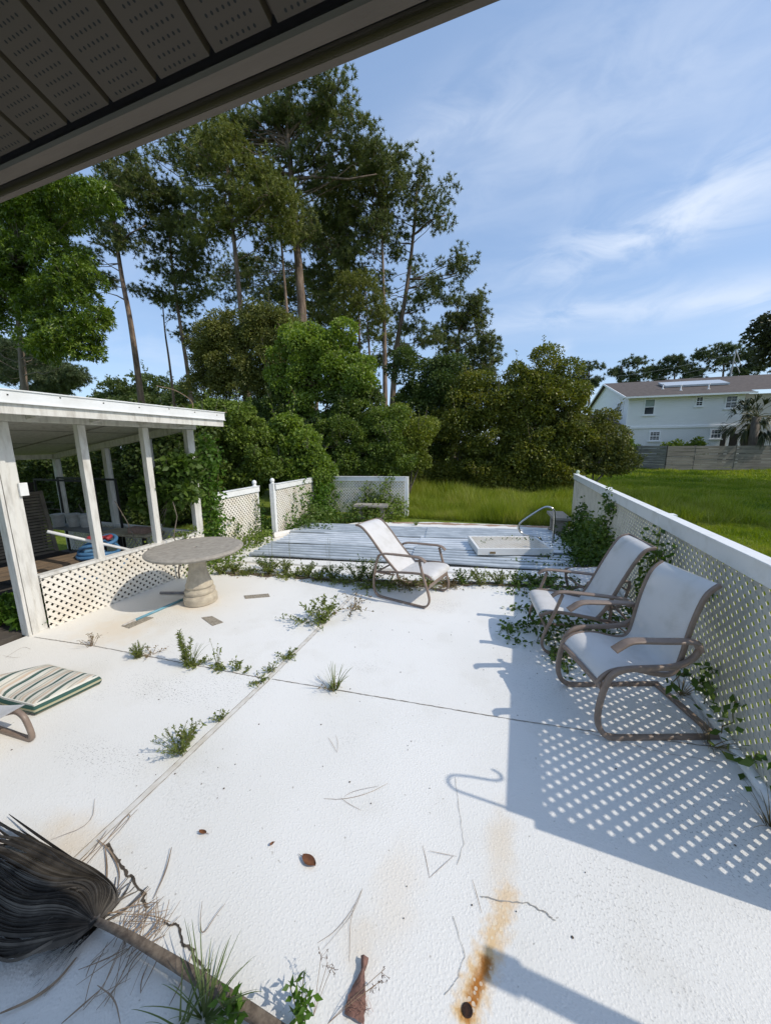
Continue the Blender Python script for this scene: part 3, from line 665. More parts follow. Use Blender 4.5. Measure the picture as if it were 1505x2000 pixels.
# lattice skirts
m = MB(); lattice(m, L(SX+.052, 2.28, .0), (0,1,0), (0,0,1), 2.22, .60, (1,0,0), ph=.02); m.build('lattice_skirt', M_LATT, shed)
m = MB(); m.beam(L(SX+.01,2.28,.625), L(SX+.01,4.45,.625), .11,.035); m.beam(L(SX-.02,2.28,.57), L(SX-.02,4.45,.57), .04,.07); m.build('skirt_rail', M_SHEDW, shed, bevel=.003)
m = MB(); lattice(m, L(SX-.08, 4.50, .0), (-1,0,0), (0,0,1), 3.4, .60, (0,-1,0)); m.build('lattice_skirt', M_LATT, shed)
m = MB(); m.beam(L(SX-.08,4.5,.62), L(SB+.06,4.5,.62), .10,.035); m.build('skirt_rail', M_SHEDW, shed)
def screen_mat():
    k = NT('insect_screen'); d = k.n('ShaderNodeBsdfDiffuse'); d.inputs[0].default_value = (.012,.013,.012,1); tr = k.n('ShaderNodeBsdfTransparent')
    mx = k.n('ShaderNodeMixShader'); mx.inputs[0].default_value = .38; k.lk(tr.outputs[0], mx.inputs[1]); k.lk(d.outputs[0], mx.inputs[2]); k.lk(mx.outputs[0], k.out.inputs[0]); return k.m
m = MB(); 
for x0, x1 in ((SX-.06,-5.95),(-6.05,-7.05),(-7.15,-8.53)): m.add([L(x0,4.55,.64),L(x1,4.55,.64),L(x1,4.55,rz_(x1)),L(x0,4.55,rz_(x0))], [(0,1,2,3)])
m.add([L(SB-.02,.9,.3),L(SB-.02,4.4,.3),L(SB-.02,4.4,rz_(SB)),L(SB-.02,.9,rz_(SB))], [(0,1,2,3)])
m.build('insect_screen', screen_mat(), shed)
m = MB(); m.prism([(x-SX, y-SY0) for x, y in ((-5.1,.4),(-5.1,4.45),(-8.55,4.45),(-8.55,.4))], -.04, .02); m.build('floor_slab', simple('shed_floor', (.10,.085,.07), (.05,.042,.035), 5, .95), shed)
m = MB(); m.box(L(SX+.055, 2.285, 1.62), (.03,.075,.14)); m.build('wall_box', M_WHITE, shed, bevel=.005)
# contents
M_WOOD = simple('old_plank', (.24,.165,.10), (.11,.08,.055), 5, .85, bump=.4, bs=25, stretch=(1,4,4))
t = thing('plank_bench', 'weathered plank bench inside the shed behind the lattice skirt', 'bench', (-6.15, 2.68, 0), R(78))
for k, y in enumerate((-.19,.0,.19)):
    m = MB(); m.box((0,y,.45), (1.5,.183,.045)); m.build('plank', M_WOOD, t, bevel=.004)
for s in (-1,1):
    m = MB(); m.box((s*.6,0,.212), (.06,.34,.424)); m.build('leg', simple('dark_leg', (.05,.04,.03), rough=.9), t)
lv = thing('louvered_door', 'old louvered door panel leaning upright inside the shed', 'door', (-7.35, 3.28, 0), R(-8))
lean = -.22
q = lambda y, z: (lean*z, y, z*1.0+.30)
M_LOUV = simple('dull_louver', (.20,.17,.13), (.12,.10,.08), 6, .8)
m = MB()
for y in (-.36,.36): m.beam(q(y,0), q(y,1.05), .05,.045,(1,0,0))
for z in (.03,1.02): m.beam(q(-.335,z), q(.335,z), .045,.08,(1,0,0))
m.build('frame', M_LOUV, lv)
m = MB()
for i in range(19):
    z = .09 + i*.049; a = Vector(q(-.335,z)); b = Vector(q(.335,z)); m.beam(a, b, .042,.009,(.75,0,.66))
m.build('slats', M_LOUV, lv)
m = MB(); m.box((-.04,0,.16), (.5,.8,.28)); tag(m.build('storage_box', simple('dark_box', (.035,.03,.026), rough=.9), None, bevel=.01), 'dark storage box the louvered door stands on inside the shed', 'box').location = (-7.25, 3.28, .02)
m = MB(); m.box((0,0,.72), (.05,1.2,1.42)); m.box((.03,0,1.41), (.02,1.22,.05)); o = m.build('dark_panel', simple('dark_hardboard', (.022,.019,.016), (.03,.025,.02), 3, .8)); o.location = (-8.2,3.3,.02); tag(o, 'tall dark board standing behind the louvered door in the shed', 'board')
sf = thing('metal_shelf', 'black metal shelf frame with white buckets at the back of the shed', 'shelf', (-8.2, 4.22, 0.02))
for x in (-.2, 1.45):
    for y in (-.18, .18):
        m = MB(); m.box((x,y,.74), (.03,.03,1.48)); m.build('post', M_DARKM, sf)
for z, in ((1.47,),(.55,),(1.05,)):
    m = MB()
    if z == .55: m.box((.62,0,z), (1.6,.34,.03))
    elif z == 1.05: m.beam((-.19,-.18,z),(.25,-.18,z),.02,.02)
    else:
        for y in (-.18,.18): m.beam((-.19,y,z),(1.44,y,z),.026,.035)
    m.build('shelf_board' if z < 1 else 'bar', M_DARKM if z > 1 else simple('grey_shelf', (.25,.25,.24), rough=.7), sf)
M_BUCK = simple('white_bucket_plastic', (.62,.62,.60), (.5,.48,.45), 12, .5)
for x, y, lab in ((-8.13,4.16,'left white plastic bucket on the black shelf'),(-7.86,4.26,'middle white plastic bucket on the black shelf'),(-7.60,4.32,'right white plastic bucket on the black shelf')):
    t = thing('bucket', lab, 'bucket', (x, y, .586), 0, 'white buckets on the shed shelf')
    m = MB(); m.lathe([(.085,0),(.10,.20),(.108,.205),(.108,.225),(.098,.226)], segs=24); m.build('body', M_BUCK, t, smooth=False)
    m = MB(); m.lathe([(.112,.228),(.112,.242),(.10,.246)], segs=24); m.build('lid', M_BUCK, t)
M_CREAM = simple('cream_tabletop', (.50,.43,.30), (.32,.26,.17), 8, .7)
t = thing('work_table', 'low cream topped table with a brick on it inside the shed', 'table', (-6.28, 4.22, 0.02), R(6))
m = MB(); m.box((0,0,.565), (1.05,.40,.05)); m.build('tabletop', M_CREAM, t, bevel=.02)
for sx in (-1,1):
    for sy in (-1,1):
        m = MB(); m.box((sx*.45,sy*.15,.27), (.05,.05,.54)); m.build('leg', M_DARKM, t)
br = MB(); br.box((0,0,.05), (.34,.15,.10)); o = br.build('brick', simple('pinkish_brick', (.42,.27,.21), (.28,.18,.14), 18, .9, bump=.4), bevel=.006); o.location = (-6.02, 4.20, .612); o.rotation_euler = (0,0,R(8)); tag(o, 'pinkish brick block on the low cream table in the shed', 'brick')
# hose coil and white pole
t = thing('pool_hose', 'coiled blue pool hose lying behind the lattice skirt', 'hose', (-5.75, 3.38, .02))
m = MB()
for k in range(5):
    rr = .30 - .02*k; zz = .10 + .095*k
    m.tube([(rr*math.cos(a)*(1+.05*math.sin(3*a+k)), rr*.95*math.sin(a), zz + .17 + .03*math.sin(2*a+k) + .05*math.sin(a+k*1.7)) for a in np.linspace(0, 2*PI, 44)[:-1]], .028, 8, closed=True)
m.build('coil', simple('blue_hose', (.05,.16,.33), (.09,.21,.36), 14, .5), t, smooth=True)
m = MB(); m.tube([(.14*math.cos(a)+.05, (.12*math.sin(a)), .72+.02*math.sin(2*a)) for a in np.linspace(0, 5.2, 30)], .03, 8)
o = m.build('red_hose', simple('red_rubber', (.34,.04,.05), rough=.5), smooth=True); o.location = (-5.75, 3.38, .02); tag(o, 'short red hose loop lying on the blue coil', 'hose')
p = AX(92,1038,-5.32); q = AX(262,1076,-5.06)
lying_pole('white_pole', tuple(p), tuple(q), .02, simple('white_pvc', (.74,.74,.73), (.6,.6,.58), 10, .4), 'white plastic pipe resting across the shed railing')
# steps left of the shed
t = thing('wooden_step', 'stack of reddish weathered boards left of the shed corner', 'step', (-5.75, 1.72, 0), R(4))
for i in range(3):
    for k in range(3):
        m = MB(); m.box((-.12*i, -.3+.3*k, .06+.12*i), (.5,.285,.05)); m.build('board', simple('red_brown_board', (.20,.085,.05), (.11,.06,.04), 7, .85, bump=.3), t, bevel=.004)
    m = MB(); m.box((-.12*i, 0, .017+.12*i), (.42,.8,.034 if i == 0 else .068)); m.build('riser', simple('dark_leg', (.05,.04,.03), rough=.9), t)

# ------------------------------------------------------------------ the house eave above the camera
ev = thing('house_eave', 'brown perforated soffit and fascia of the house eave overhead', 'eave', (0, .62, 2.65))
X0, X1 = -6.5, 4.5
m = MB(); m.box(((X0+X1)/2, -.006, .075), (X1-X0, .012, .17)); m.box(((X0+X1)/2, -.0065, -.004), (X1-X0, .013, .008)); m.build('fascia', M_FASCIA, ev)
m = MB(); m.box(((X0+X1)/2, -.020, .016), (X1-X0, .014, .010)); m.build('drip_gap', M_DARKM, ev)  # black strip paints the shade of the open gap
m = MB(); m.box(((X0+X1)/2, -.0405, .002), (X1-X0, .025, .010)); m.build('receiver_channel', M_FASCIA, ev)
sl = math.tan(R(23.7)); dirx = .096
m = MB()
def soff_mat():
    k = NT('perforated_soffit'); o = k.obj(); sx = k.n('ShaderNodeSeparateXYZ'); k.lk(o, sx.inputs[0])
    u = k.math('SUBTRACT', sx.outputs[0], k.math('MULTIPLY', sx.outputs[1], dirx))
    fu = k.math('FRACT', k.math('DIVIDE', k.math('ADD', u, .599 + .1175*60), .1175))
    a = k.math('MULTIPLY', k.math('SUBTRACT', fu, .5), .1175)                 # across the panel
    row = k.math('DIVIDE', sx.outputs[1], .0125); ri = k.math('FLOOR', row); rf = k.math('SUBTRACT', k.math('SUBTRACT', row, ri), .5)
    st = k.math('MULTIPLY', k.math('MODULO', k.math('ABSOLUTE', ri), 2.0), .006)
    cp = k.math('DIVIDE', k.math('ADD', k.math('ADD', a, st), .06), .0105); ci = k.math('FLOOR', cp); cf = k.math('SUBTRACT', k.math('SUBTRACT', cp, ci), .5)
    dx = k.math('MULTIPLY', cf, .0105); dy = k.math('MULTIPLY', rf, .0125)
    d = k.math('SQRT', k.math('ADD', k.math('MULTIPLY', dx, dx), k.math('MULTIPLY', dy, dy)))
    inr = k.math('LESS_THAN', k.math('ABSOLUTE', k.math('SUBTRACT', a, .0)), .037)
    hole = k.math('MULTIPLY', k.math('LESS_THAN', d, .0021), inr)
    base = k.mix(k.noise(o, 9.0, 3.0), (.098,.070,.052), (.078,.056,.042))
    n = k.noise(k.mapping(o, (.4,3,3)), 30.0, 4.0)
    k.pbr(k.mix(hole, base, (.004,.004,.004)), .55, normal=k.bump(k.math('SUBTRACT', k.math('MULTIPLY', n, .1), hole), .3, .004)); return k.m
# ribbed panels: flat lands with deep V grooves, rising towards the house
P = []
y0, y1 = -.062, -1.45
k0 = round((X0+.605)/.1175); k1 = round((X1+.605)/.1175)
prof = []
for k in range(k0, k1):
    x = -.605 + k*.1175
    prof += [(x-.006, .0), (x-.003, .013), (x+.003, .013), (x+.006, .0)]
A = np.zeros((2, len(prof), 3))
for i, y in enumerate((y0, y1)):
    for j, (x, dz) in enumerate(prof): A[i, j] = (x + dirx*(y - y0)*1.0, y, .012 + (y0 - y)*sl + dz)
m = MB(); m.grid(A); m.build('soffit', soff_mat(), ev)
m = MB(); m.add([(X0,0,.16),(X1,0,.16),(X1,-3.2,.16+3.2*.42),(X0,-3.2,.16+3.2*.42)], [(0,1,2,3)]); m.build('roof_deck', simple('dark_shingle', (.06,.05,.045), rough=.95), ev)
# ------------------------------------------------------------------ vegetation helpers
def rdir(n): 
    v = RNG.normal(size=(n, 3)); return v/np.linalg.norm(v, axis=1, keepdims=True)
def leaves(mb, P, D, L, W, fold=.0, droop=0.0):
    """n leaf-shaped quads at P pointing along D, length L, width W (arrays or scalars)"""
    n = len(P); D = D/np.linalg.norm(D, axis=1, keepdims=True)
    s = np.cross(D, rdir(n)); s /= np.linalg.norm(s, axis=1, keepdims=True) + 1e-9
    L = np.broadcast_to(np.asarray(L, float).reshape(-1, 1), (n, 1)); W = np.broadcast_to(np.asarray(W, float).reshape(-1, 1), (n, 1))
    z = np.array([[0, 0, -1.0]])
    mid = P + D*L*.42 + z*L*droop*.2
    V = np.stack([P, mid - s*W/2, P + D*L + z*L*droop, mid + s*W/2], 1).reshape(-1, 3)
    mb.add(V, np.arange(4*n).reshape(-1, 4))
def needles(mb, C, D, k, L, W, spread=1.0):
    """tufts: k thin triangles from each centre, fanned round D"""
    n = len(C); C = np.repeat(C, k, 0); D = np.repeat(D, k, 0)
    d = D*.55 + rdir(n*k)*spread; d /= np.linalg.norm(d, axis=1, keepdims=True)
    s = np.cross(d, rdir(n*k)); s /= np.linalg.norm(s, axis=1, keepdims=True) + 1e-9
    l = L*RNG.uniform(.7, 1.15, (n*k, 1))
    V = np.stack([C - s*W/2, C + s*W/2, C + d*l + np.array([[0,0,-.05]])*l], 1).reshape(-1, 3)
    mb.add(V, np.arange(3*n*k).reshape(-1, 3))
def ell_points(n, inner=.35):
    d = rdir(n); r = (inner**3 + (1-inner**3)*RNG.random((n, 1)))**(1/3); return d*r
def bent(a, b, sag, n=5, jit=.0):
    a, b = Vector(a), Vector(b); L = (b-a).length; out = []
    for i in range(n+1):
        t = i/n; p = a.lerp(b, t); p.z += sag*L*4*t*(1-t)
        if 0 < i < n: p += Vector((random.uniform(-1,1), random.uniform(-1,1), random.uniform(-1,1)))*jit*L
        out.append(tuple(p))
    return out
def ell_world(e, y):
    px, py, rx, ry = e[:4]; yy = y + (e[4] if len(e) > 4 else 0)
    c = AY(px, py, yy); RX = (AY(px+rx, py, yy) - AY(px-rx, py, yy)).length/2; RZ = abs(AY(px, py+ry, yy).z - AY(px, py-ry, yy).z)/2
    return np.array(c), RX, RZ

N1 = leafmat('pine_needles', [(0.069,0.092,0.0322),(0.132,0.161,0.0483),(0.23,0.247,0.069)], .25, .5)
N2 = leafmat('light_pine_needles', [(0.099,0.121,0.0308),(0.176,0.198,0.044),(0.264,0.275,0.0715)], .28, .5)
N3 = leafmat('far_pine_needles', [(.06,.085,.04),(.10,.13,.055),(.15,.18,.075)], .22, .5)
def pine(label, y, trunk, r0, ells, dens=1.0, mat=None, k=20, nl=.235, nw=.042, name='pine_tree', ground=True, boughs=(), group='tall pines behind the garden'):
    """trunk: pixels bottom to top; ells: crown clumps as (px, py, rx, ry[, depth shift])"""
    T = [AY(px, py, y) for px, py in trunk]
    if ground:
        d = (T[0]-T[1]); d = d/abs(d.z) if abs(d.z) > 1e-6 else Vector((0,0,-1)); T = [T[0] + d*(T[0].z+.1)] + T
    t = thing(name, label, 'tree', (T[0].x, y, 0), 0, group); o = Vector((T[0].x, y, 0))
    TT = [p - o for p in smoothpath(T, 2)]
    H = TT[-1].z; m = MB()
    rad = [max(.03, r0*(1 - .78*max(0, p.z/H)**1.3)) for p in TT]
    m.tube([tuple(p) for p in TT], rad, 10)
    tm = MB(); C_all = []; D_all = []
    sc_ = (nl/.235)**.7
    for e in ells:
        c, RX, RZ = ell_world(e, y); RY = min(RX, RZ*1.6)*.85; den = e[5] if len(e) > 5 else 1.0
        area = PI*RX*RZ; ns = max(6, int(area*5.2*dens*den))
        P = ell_points(ns, .45)*np.array([RX, RY, RZ]) + c - np.array(o)
        for p in P:
            # bough from the trunk
            zz = max(.25*H, p[2] - random.uniform(.1, .5)*abs(RX) - .4); zz = min(zz, H*.97)
            i = min(range(len(TT)), key=lambda q: abs(TT[q].z - zz)); a = TT[i]
            if random.random() < .20: m.tube(bent(a, tuple(p), random.uniform(-.05,.05), 4, .05), [max(.015, r0*.17), r0*.12, r0*.085, .028, .016], 4, cap=False)
            nt = random.randint(13, 21); q = RNG.normal(size=(nt, 3))*np.array([.30,.30,.17])*sc_; 
            C_all.append(p + q); out = (p - (c - np.array(o))); out = out/(np.linalg.norm(out)+1e-6)
            D_all.append(q*.9 + out*.5 + np.array([0,0,.35]))
            for w in q[:3]: m.tube([tuple(p), tuple(p + w)], [.014, .008], 3, cap=False)
    for pts, r in boughs:
        m.tube([tuple(AY(px, py, y) - o) for px, py in pts], [r, r*.75, r*.5, r*.3, r*.2][:len(pts)], 6)
    C = np.concatenate(C_all); D = np.concatenate(D_all); D /= np.linalg.norm(D, axis=1, keepdims=True) + 1e-6
    needles(tm, C, D, k, nl, nw)
    m.build('trunk', M_BARK, t, smooth=True); tm.build('crown', mat or N1, t); return t

def broadleaf(label, y, ells, mat, leaf=.11, wid=.055, dens=1.0, trunk=None, r0=.12, name='broadleaf_tree', cat='tree', group=None, per=34, clump=.28, inner=.55, updir=.5, stems=3, bark=None, whorl=False, twig=.5, shoots=True):
    Es = [ell_world(e, y) for e in ells]
    bx = sum(c[0] for c, _, _ in Es)/len(Es)
    if trunk: T = [AY(px, py, y) for px, py in trunk]; bx = T[0].x
    o = Vector((bx, y, 0)); t = thing(name, label, cat, o, 0, group); on = np.array(o)
    m = MB(); lm = MB()
    top = max(c[2]+rz*.3 for c, _, rz in Es)
    if trunk:
        T = [Vector((T[0].x, y, -.1))] + T if T[0].z > .2 else T
        TT = [p - o for p in smoothpath(T, 2)]; m.tube([tuple(p) for p in TT], [max(.02, r0*(1-.7*i/len(TT))) for i in range(len(TT))], 8)
    else:
        TT = []
        for s in range(stems):
            q = Vector((random.uniform(-.5,.5), random.uniform(-.3,.3), -.1)); e = Vector((q.x*2.5, q.y*2, top*.75)); pts = bent(q, e, .0, 5, .05); m.tube(pts, [r0*(1-.14*i) for i in range(6)], 6); TT += [Vector(p) for p in pts]
    for e, (c, RX, RZ) in zip(ells, Es):
        RY = (e[6] if len(e) > 6 else min(RX, RZ*1.3)*.85); den = e[5] if len(e) > 5 else 1.0
        lr0 = clump*1.75
        nc = max(5, int((RX*RZ*PI)*dens*den*1.45/lr0**2))
        leafs = leaf*1.2
        P = ell_points(nc, inner)*np.array([RX, RY, RZ])*(1 + RNG.normal(size=(nc,1))*.08) + c - on
        P = P[P[:, 2] > .05]
        for p in P:
            out = (p - (c - on)); out = out/(np.linalg.norm(out)+1e-6)
            a = min(TT, key=lambda q: abs(q.z - (p[2]-.5)) + .3*((q.x-p[0])**2+(q.y-p[1])**2)**.5)
            if random.random() < twig*.25: m.tube(bent(a, tuple(p), -.06, 4, .06), [r0*.25, r0*.17, r0*.12, .014, .008], 4, cap=False)
            lr = lr0*random.choice((.35,.5,.7,.9,1.1,1.4))*random.uniform(.85,1.15)
            n = int(per*7.5*(lr/lr0)**2)
            dd0 = rdir(n) + np.array([[0,0,.25]]) + out*.35; dd0 /= np.linalg.norm(dd0, axis=1, keepdims=True)
            rad = lr*(.45 + .6*RNG.random((n,1))**.6)
            q = dd0*rad*np.array([1,1,.72])
            if whorl:
                q = q[:max(2, n//6)]; d0 = np.repeat(dd0[:len(q)], 7, 0); q = np.repeat(q, 7, 0)
                leaves(lm, p + q, rdir(len(q))*1.0 + d0*.75, leaf*RNG.uniform(.7,1.2,len(q)), wid, droop=.15)
            else:
                leaves(lm, p + q, rdir(n)*.9 + dd0*.8 + np.array([[0,0,updir*.25]]), leafs*RNG.uniform(.65,1.25,n), wid*1.3*RNG.uniform(.8,1.2,n), droop=.12)
            for _ in range(random.choice((0,1,1,2,3)) if shoots and out[2] > -.2 else 0):   # leading shoots
                st0 = p + out*lr*.7; e2 = st0 + (out*.5 + np.array([random.uniform(-.3,.3),random.uniform(-.3,.3),.8]))*lr*random.uniform(.5,1.3); m.tube([tuple(st0), tuple(e2)], [.009, .004], 3, cap=False)
                kk = random.randint(10, 18); f = RNG.random((kk,1)); leaves(lm, st0*(1-f) + e2*f + RNG.normal(size=(kk,3))*.02, rdir(kk) + np.array([[0,0,.5]]), leaf*.95, wid)
    m.build('trunk', bark or M_BARKG, t, smooth=True); lm.build('crown', mat, t); return t

# ------------------------------------------------------------------ pines
pine('tallest pine with a thick pale trunk above the green bushes', 20, [(592,640),(586,560),(580,480),(572,400),(568,330),(562,260),(560,200),(575,150)], .36,
     [(600,190,75,45),(655,195,40,50),(690,262,38,28),(520,240,60,40),(455,262,70,34),(360,300,65,40,0,.8),(640,290,50,30,0,.9),(560,330,60,30,0,.8),(640,360,50,30,1,.8),(610,240,40,30,0,.8),(700,330,55,22,1),(420,330,60,35,-1,.8),(745,300,28,24,1)],
     boughs=(([(566,300),(540,250),(515,215),(480,200)],.12),([(566,350),(620,345),(680,350),(735,340)],.10),([(564,260),(600,225),(625,205)],.09),([(570,380),(500,350),(430,330),(350,345),(300,310)],.09)))
pine('pine with yellow green needles left of the tallest trunk', 17, [(470,605),(464,540),(456,460),(448,390),(445,320),(440,280)], .21,
     [(440,300,42,40),(480,345,50,36),(520,390,45,40),(420,390,48,36),(545,440,32,28),(400,450,35,25,0,.8),(480,430,45,25,0,.8)], mat=N2, dens=1.25)
pine('slim pine close beside the left of the tallest trunk', 19, [(562,625),(556,560),(550,480),(545,430),(542,380)], .15, [(540,400,45,35),(570,450,45,28),(500,500,35,25,0,.7)], dens=.9)
pine('left pine with a bare leaning trunk and one long side branch', 18, [(272,752),(264,690),(252,610),(240,555),(230,490),(222,430),(215,370),(210,320)], .23,
     [(215,330,50,38),(250,390,48,30),(180,440,40,36,0,.8),(240,470,38,26,0,.8),(170,500,26,20,0,.8),(280,340,30,26),(205,540,18,14,0,.5),(150,390,30,35)],
     boughs=(([(243,585),(228,577),(210,572),(192,570)],.05),([(232,500),(205,480),(170,470)],.07),([(230,480),(255,455),(285,440)],.06)))
pine('dark pine with a slender curved trunk right of the leaning one', 20, [(374,785),(366,720),(356,660),(345,590),(336,520),(330,450),(326,390)], .17,
     [(330,400,50,35),(365,455,40,34),(300,460,34,26,0,.8),(340,520,48,30,0,.8),(290,570,22,20,0,.7),(365,570,38,26,0,.9),(320,400,34,30),(390,500,22,40)])
pine('thin dark pine with sparse crown between two left pines', 21, [(338,770),(330,700),(322,650),(318,600),(316,560)], .12, [(312,570,25,22,0,.7),(345,610,28,16,0,.7),(360,650,16,12,0,.6)])
pine('far left pine with its trunk half hidden under the glossy tree', 19, [(52,758),(46,700),(40,640),(36,580)], .19, [(20,700,30,40,1,.7),(80,600,40,30,1,.5),(60,690,30,25,2,.5)], mat=N3)
pine('right hand forked pine with a wide airy crown', 25, [(766,790),(770,720),(778,650),(790,590),(800,520),(808,450),(812,390),(815,350)], .24,
     [(800,345,42,24,0,.8),(850,375,36,24,0,.8),(775,390,40,28,0,.8),(820,430,45,24,0,.7),(868,430,26,26,0,.7),(760,450,34,28,0,.8),(880,510,30,18,0,.55),(908,520,22,22,0,.7),(850,570,44,26,0,.7),(800,600,30,30,0,.7),(830,650,45,24,0,.8),(740,560,28,30,0,.7),(790,500,30,26,0,.6)], dens=.9,
     boughs=(([(796,545),(830,545),(865,545),(900,535)],.07),([(806,460),(840,430),(870,420)],.06),([(772,700),(800,690),(830,700),(850,715)],.08)))
pine('straight dark pine left of the forked pine', 23, [(752,785),(751,700),(750,620),(748,540),(746,470),(744,400)], .19,
     [(735,300,38,30),(700,370,50,36),(745,370,40,34),(690,440,45,35),(735,460,38,34),(655,400,34,30,0,.9),(700,510,40,30,0,.8),(765,330,34,30),(640,340,30,24)])
pine('slim pine stem third from the right in the pine group', 22, [(727,805),(723,720),(718,640),(714,570)], .13, [(700,560,40,30),(725,600,38,26),(680,600,30,24,0,.8),(740,640,30,20,0,.7)], mat=N2)
pine('reddish pine stem in the middle of the pine group', 24, [(668,690),(670,620),(673,560),(676,500)], .16, [(640,470,50,35),(680,540,34,30),(625,540,34,30,0,.9),(655,600,34,28,0,.8),(600,440,30,36)])
pine('rightmost dark pine at the end of the tall pine group', 29, [(890,770),(892,720),(895,660),(900,610)], .26,
     [(905,600,34,28),(930,625,26,22),(880,640,34,28),(945,675,32,24),(900,690,45,30),(950,705,22,16),(880,740,40,26),(925,735,40,28),(935,580,18,14,0,.7)], dens=1.15)
pine('background pine showing through the gap behind the tallest trunk', 30, [(620,700),(622,600),(625,520)], .2, [(620,440,60,40),(650,600,50,40),(540,600,40,40),(600,560,60,40),(660,500,40,50,0,.8),(520,540,50,36,0,.8),(470,520,40,30,0,.7),(440,560,40,30,0,.8),(610,640,40,30,0,.7)], dens=.8)
pine('second background pine behind the right pine stems', 32, [(700,760),(702,660),(700,560)], .2, [(690,650,40,36,0,.8),(820,560,40,36,0,.5),(770,660,30,36,0,.8),(720,700,30,34,0,.7)], dens=.75)
# distant trees
for px, py, rx, ry, lab in ((245,770,42,30,'rounded distant tree nearest the leaning pine trunk'),(295,765,34,30,'rounded distant tree between the two leaning trunks'),(352,772,34,26,'rounded distant tree beside the vine covered tree'),(205,778,26,18,'low distant tree just above the shed roof')):
    broadleaf(lab, 34, [(px,py,rx,ry),(px+10,py+18,rx,ry)], leafmat('distant_leaf', [(0.07,0.105,0.03),(0.11,0.15,0.045),(0.16,0.2,0.065)]) if 'distant_leaf' not in bpy.data.materials else bpy.data.materials['distant_leaf'], .26, .15, .55, name='distant_tree', group='distant trees above the shed roof', per=26, clump=.5, stems=2, r0=.15)
far = [((1150,790),(1150,715),[(1150,720,32,16),(1138,735,26,12),(1165,745,22,12)],'distant pine just left of the white house roof'),((1205,770),(1215,715),[(1240,706,30,12),(1205,722,28,14),(1255,730,30,16),(1225,745,30,14)],'distant pine clump over the left half of the house roof'),((1315,760),(1318,715),[(1315,703,24,9),(1330,716,26,10),(1300,722,18,10)],'small flat topped distant pine over the middle of the roof'),((1410,750),(1415,690),[(1410,676,36,16),(1380,692,30,14),(1440,700,30,16),(1395,715,40,16),(1350,728,22,12)],'distant pine clump behind the mast on the roof'),((1280,765),(1278,735),[(1275,722,18,14),(1290,742,26,12),(1340,744,30,10)],'low distant pine between the two roof clumps'),((1460,750),(1462,700),[(1465,690,24,22),(1480,712,26,16),(1445,725,26,14)],'distant pine right of the roof mast')]
for a, b, es, lab in far:
    pine(lab, 75, [a, ((a[0]+b[0])/2,(a[1]+b[1])/2), b], .32, [(e[0],e[1],e[2]*.72,e[3]*.8) for e in es], dens=.16, mat=N3, k=24, nl=.5, nw=.12, name='distant_pine', group='distant pines behind the white house')
for px, py, rx, ry, lab in ((40,700,50,34,'distant pine low at the left edge behind the glossy tree'),(120,735,46,22,'distant pine just above the left part of the shed roof')):
    pine(lab, 40, [(px,770),(px,py),(px-2,py-12)], .2, [(px,py,rx,ry),(px-20,py+24,rx,ry*.6)], dens=.5, mat=N3, k=28, nl=.5, nw=.09, name='distant_pine', group='distant pines at the left edge')

# ------------------------------------------------------------------ broadleaf trees and bushes
L_GLOSS = leafmat('glossy_leaf', [(0.065,0.115,0.012),(0.125,0.195,0.022),(0.25,0.32,0.045)], .25, .32, .5)
L_OLIVE = leafmat('olive_leaf', [(0.0805,0.0978,0.023),(0.149,0.161,0.0345),(0.241,0.241,0.0575)], .25, .5)
L_MID = leafmat('mid_green_leaf', [(0.0747,0.115,0.0207),(0.138,0.196,0.0322),(0.23,0.299,0.0517)], .33, .5)
L_LIGHT = leafmat('light_green_leaf', [(0.106,0.168,0.0291),(0.185,0.263,0.0403),(0.291,0.37,0.0672)], .38, .45)
L_GOLD = leafmat('golden_olive_leaf', [(0.084,0.109,0.0202),(0.162,0.185,0.0291),(0.302,0.28,0.0448)], .28, .45)
L_DEEP = leafmat('deep_green_leaf', [(0.046,0.0747,0.0184),(0.0805,0.121,0.0253),(0.138,0.178,0.0403)], .25, .5)
broadleaf('big glossy leaved tree filling the left edge under the eave', 11, [(20,430,85,60),(100,400,70,45),(165,385,40,26),(60,520,80,55),(130,560,55,40),(160,620,38,40),(30,620,50,30,0,.5),(120,670,50,36),(165,665,26,24,0,.7),(-30,560,70,70),(90,610,50,30,0,.6),(60,360,70,26)], L_GLOSS, .16, .05, 1.15, trunk=[(45,760),(40,690),(36,640),(30,580),(20,520)], r0=.13, whorl=True, clump=.26, per=46, twig=.6)
broadleaf('tall dark vine smothered tree behind the shed roof end', 14.5, [(470,640,65,35),(420,660,45,32),(530,650,50,34),(440,710,56,40),(520,715,50,40),(465,770,60,40,0,.8),(400,700,26,34,0,.7),(410,760,24,26,0,.6),(500,610,30,16)], L_OLIVE, .075, .048, 1.55, trunk=[(480,860),(478,780),(475,700)], r0=.16, clump=.24, per=46, twig=.5)
broadleaf('bright green young tree with thin tan forked stems', 13, [(590,690,50,42),(650,680,42,36),(640,735,75,40),(690,740,40,36),(570,760,48,38),(620,790,60,32),(700,780,34,28),(665,655,26,22),(585,655,24,18)], L_LIGHT, .085, .06, .85, trunk=[(632,860),(633,815),(640,780),(650,740)], r0=.05, clump=.21, per=46, twig=.9, bark=simple('tan_bark', (.30,.20,.13), (.2,.13,.08), 9, .8))
broadleaf('light green leafy bush right of the shed post', 9.5, [(560,855,42,26),(525,885,40,34),(590,890,40,32),(545,925,55,28),(610,925,35,26),(560,835,22,14)], L_LIGHT, .075, .06, 1.7, name='leafy_bush', cat='bush', clump=.16, per=44, group='bushes along the back fence', r0=.03)
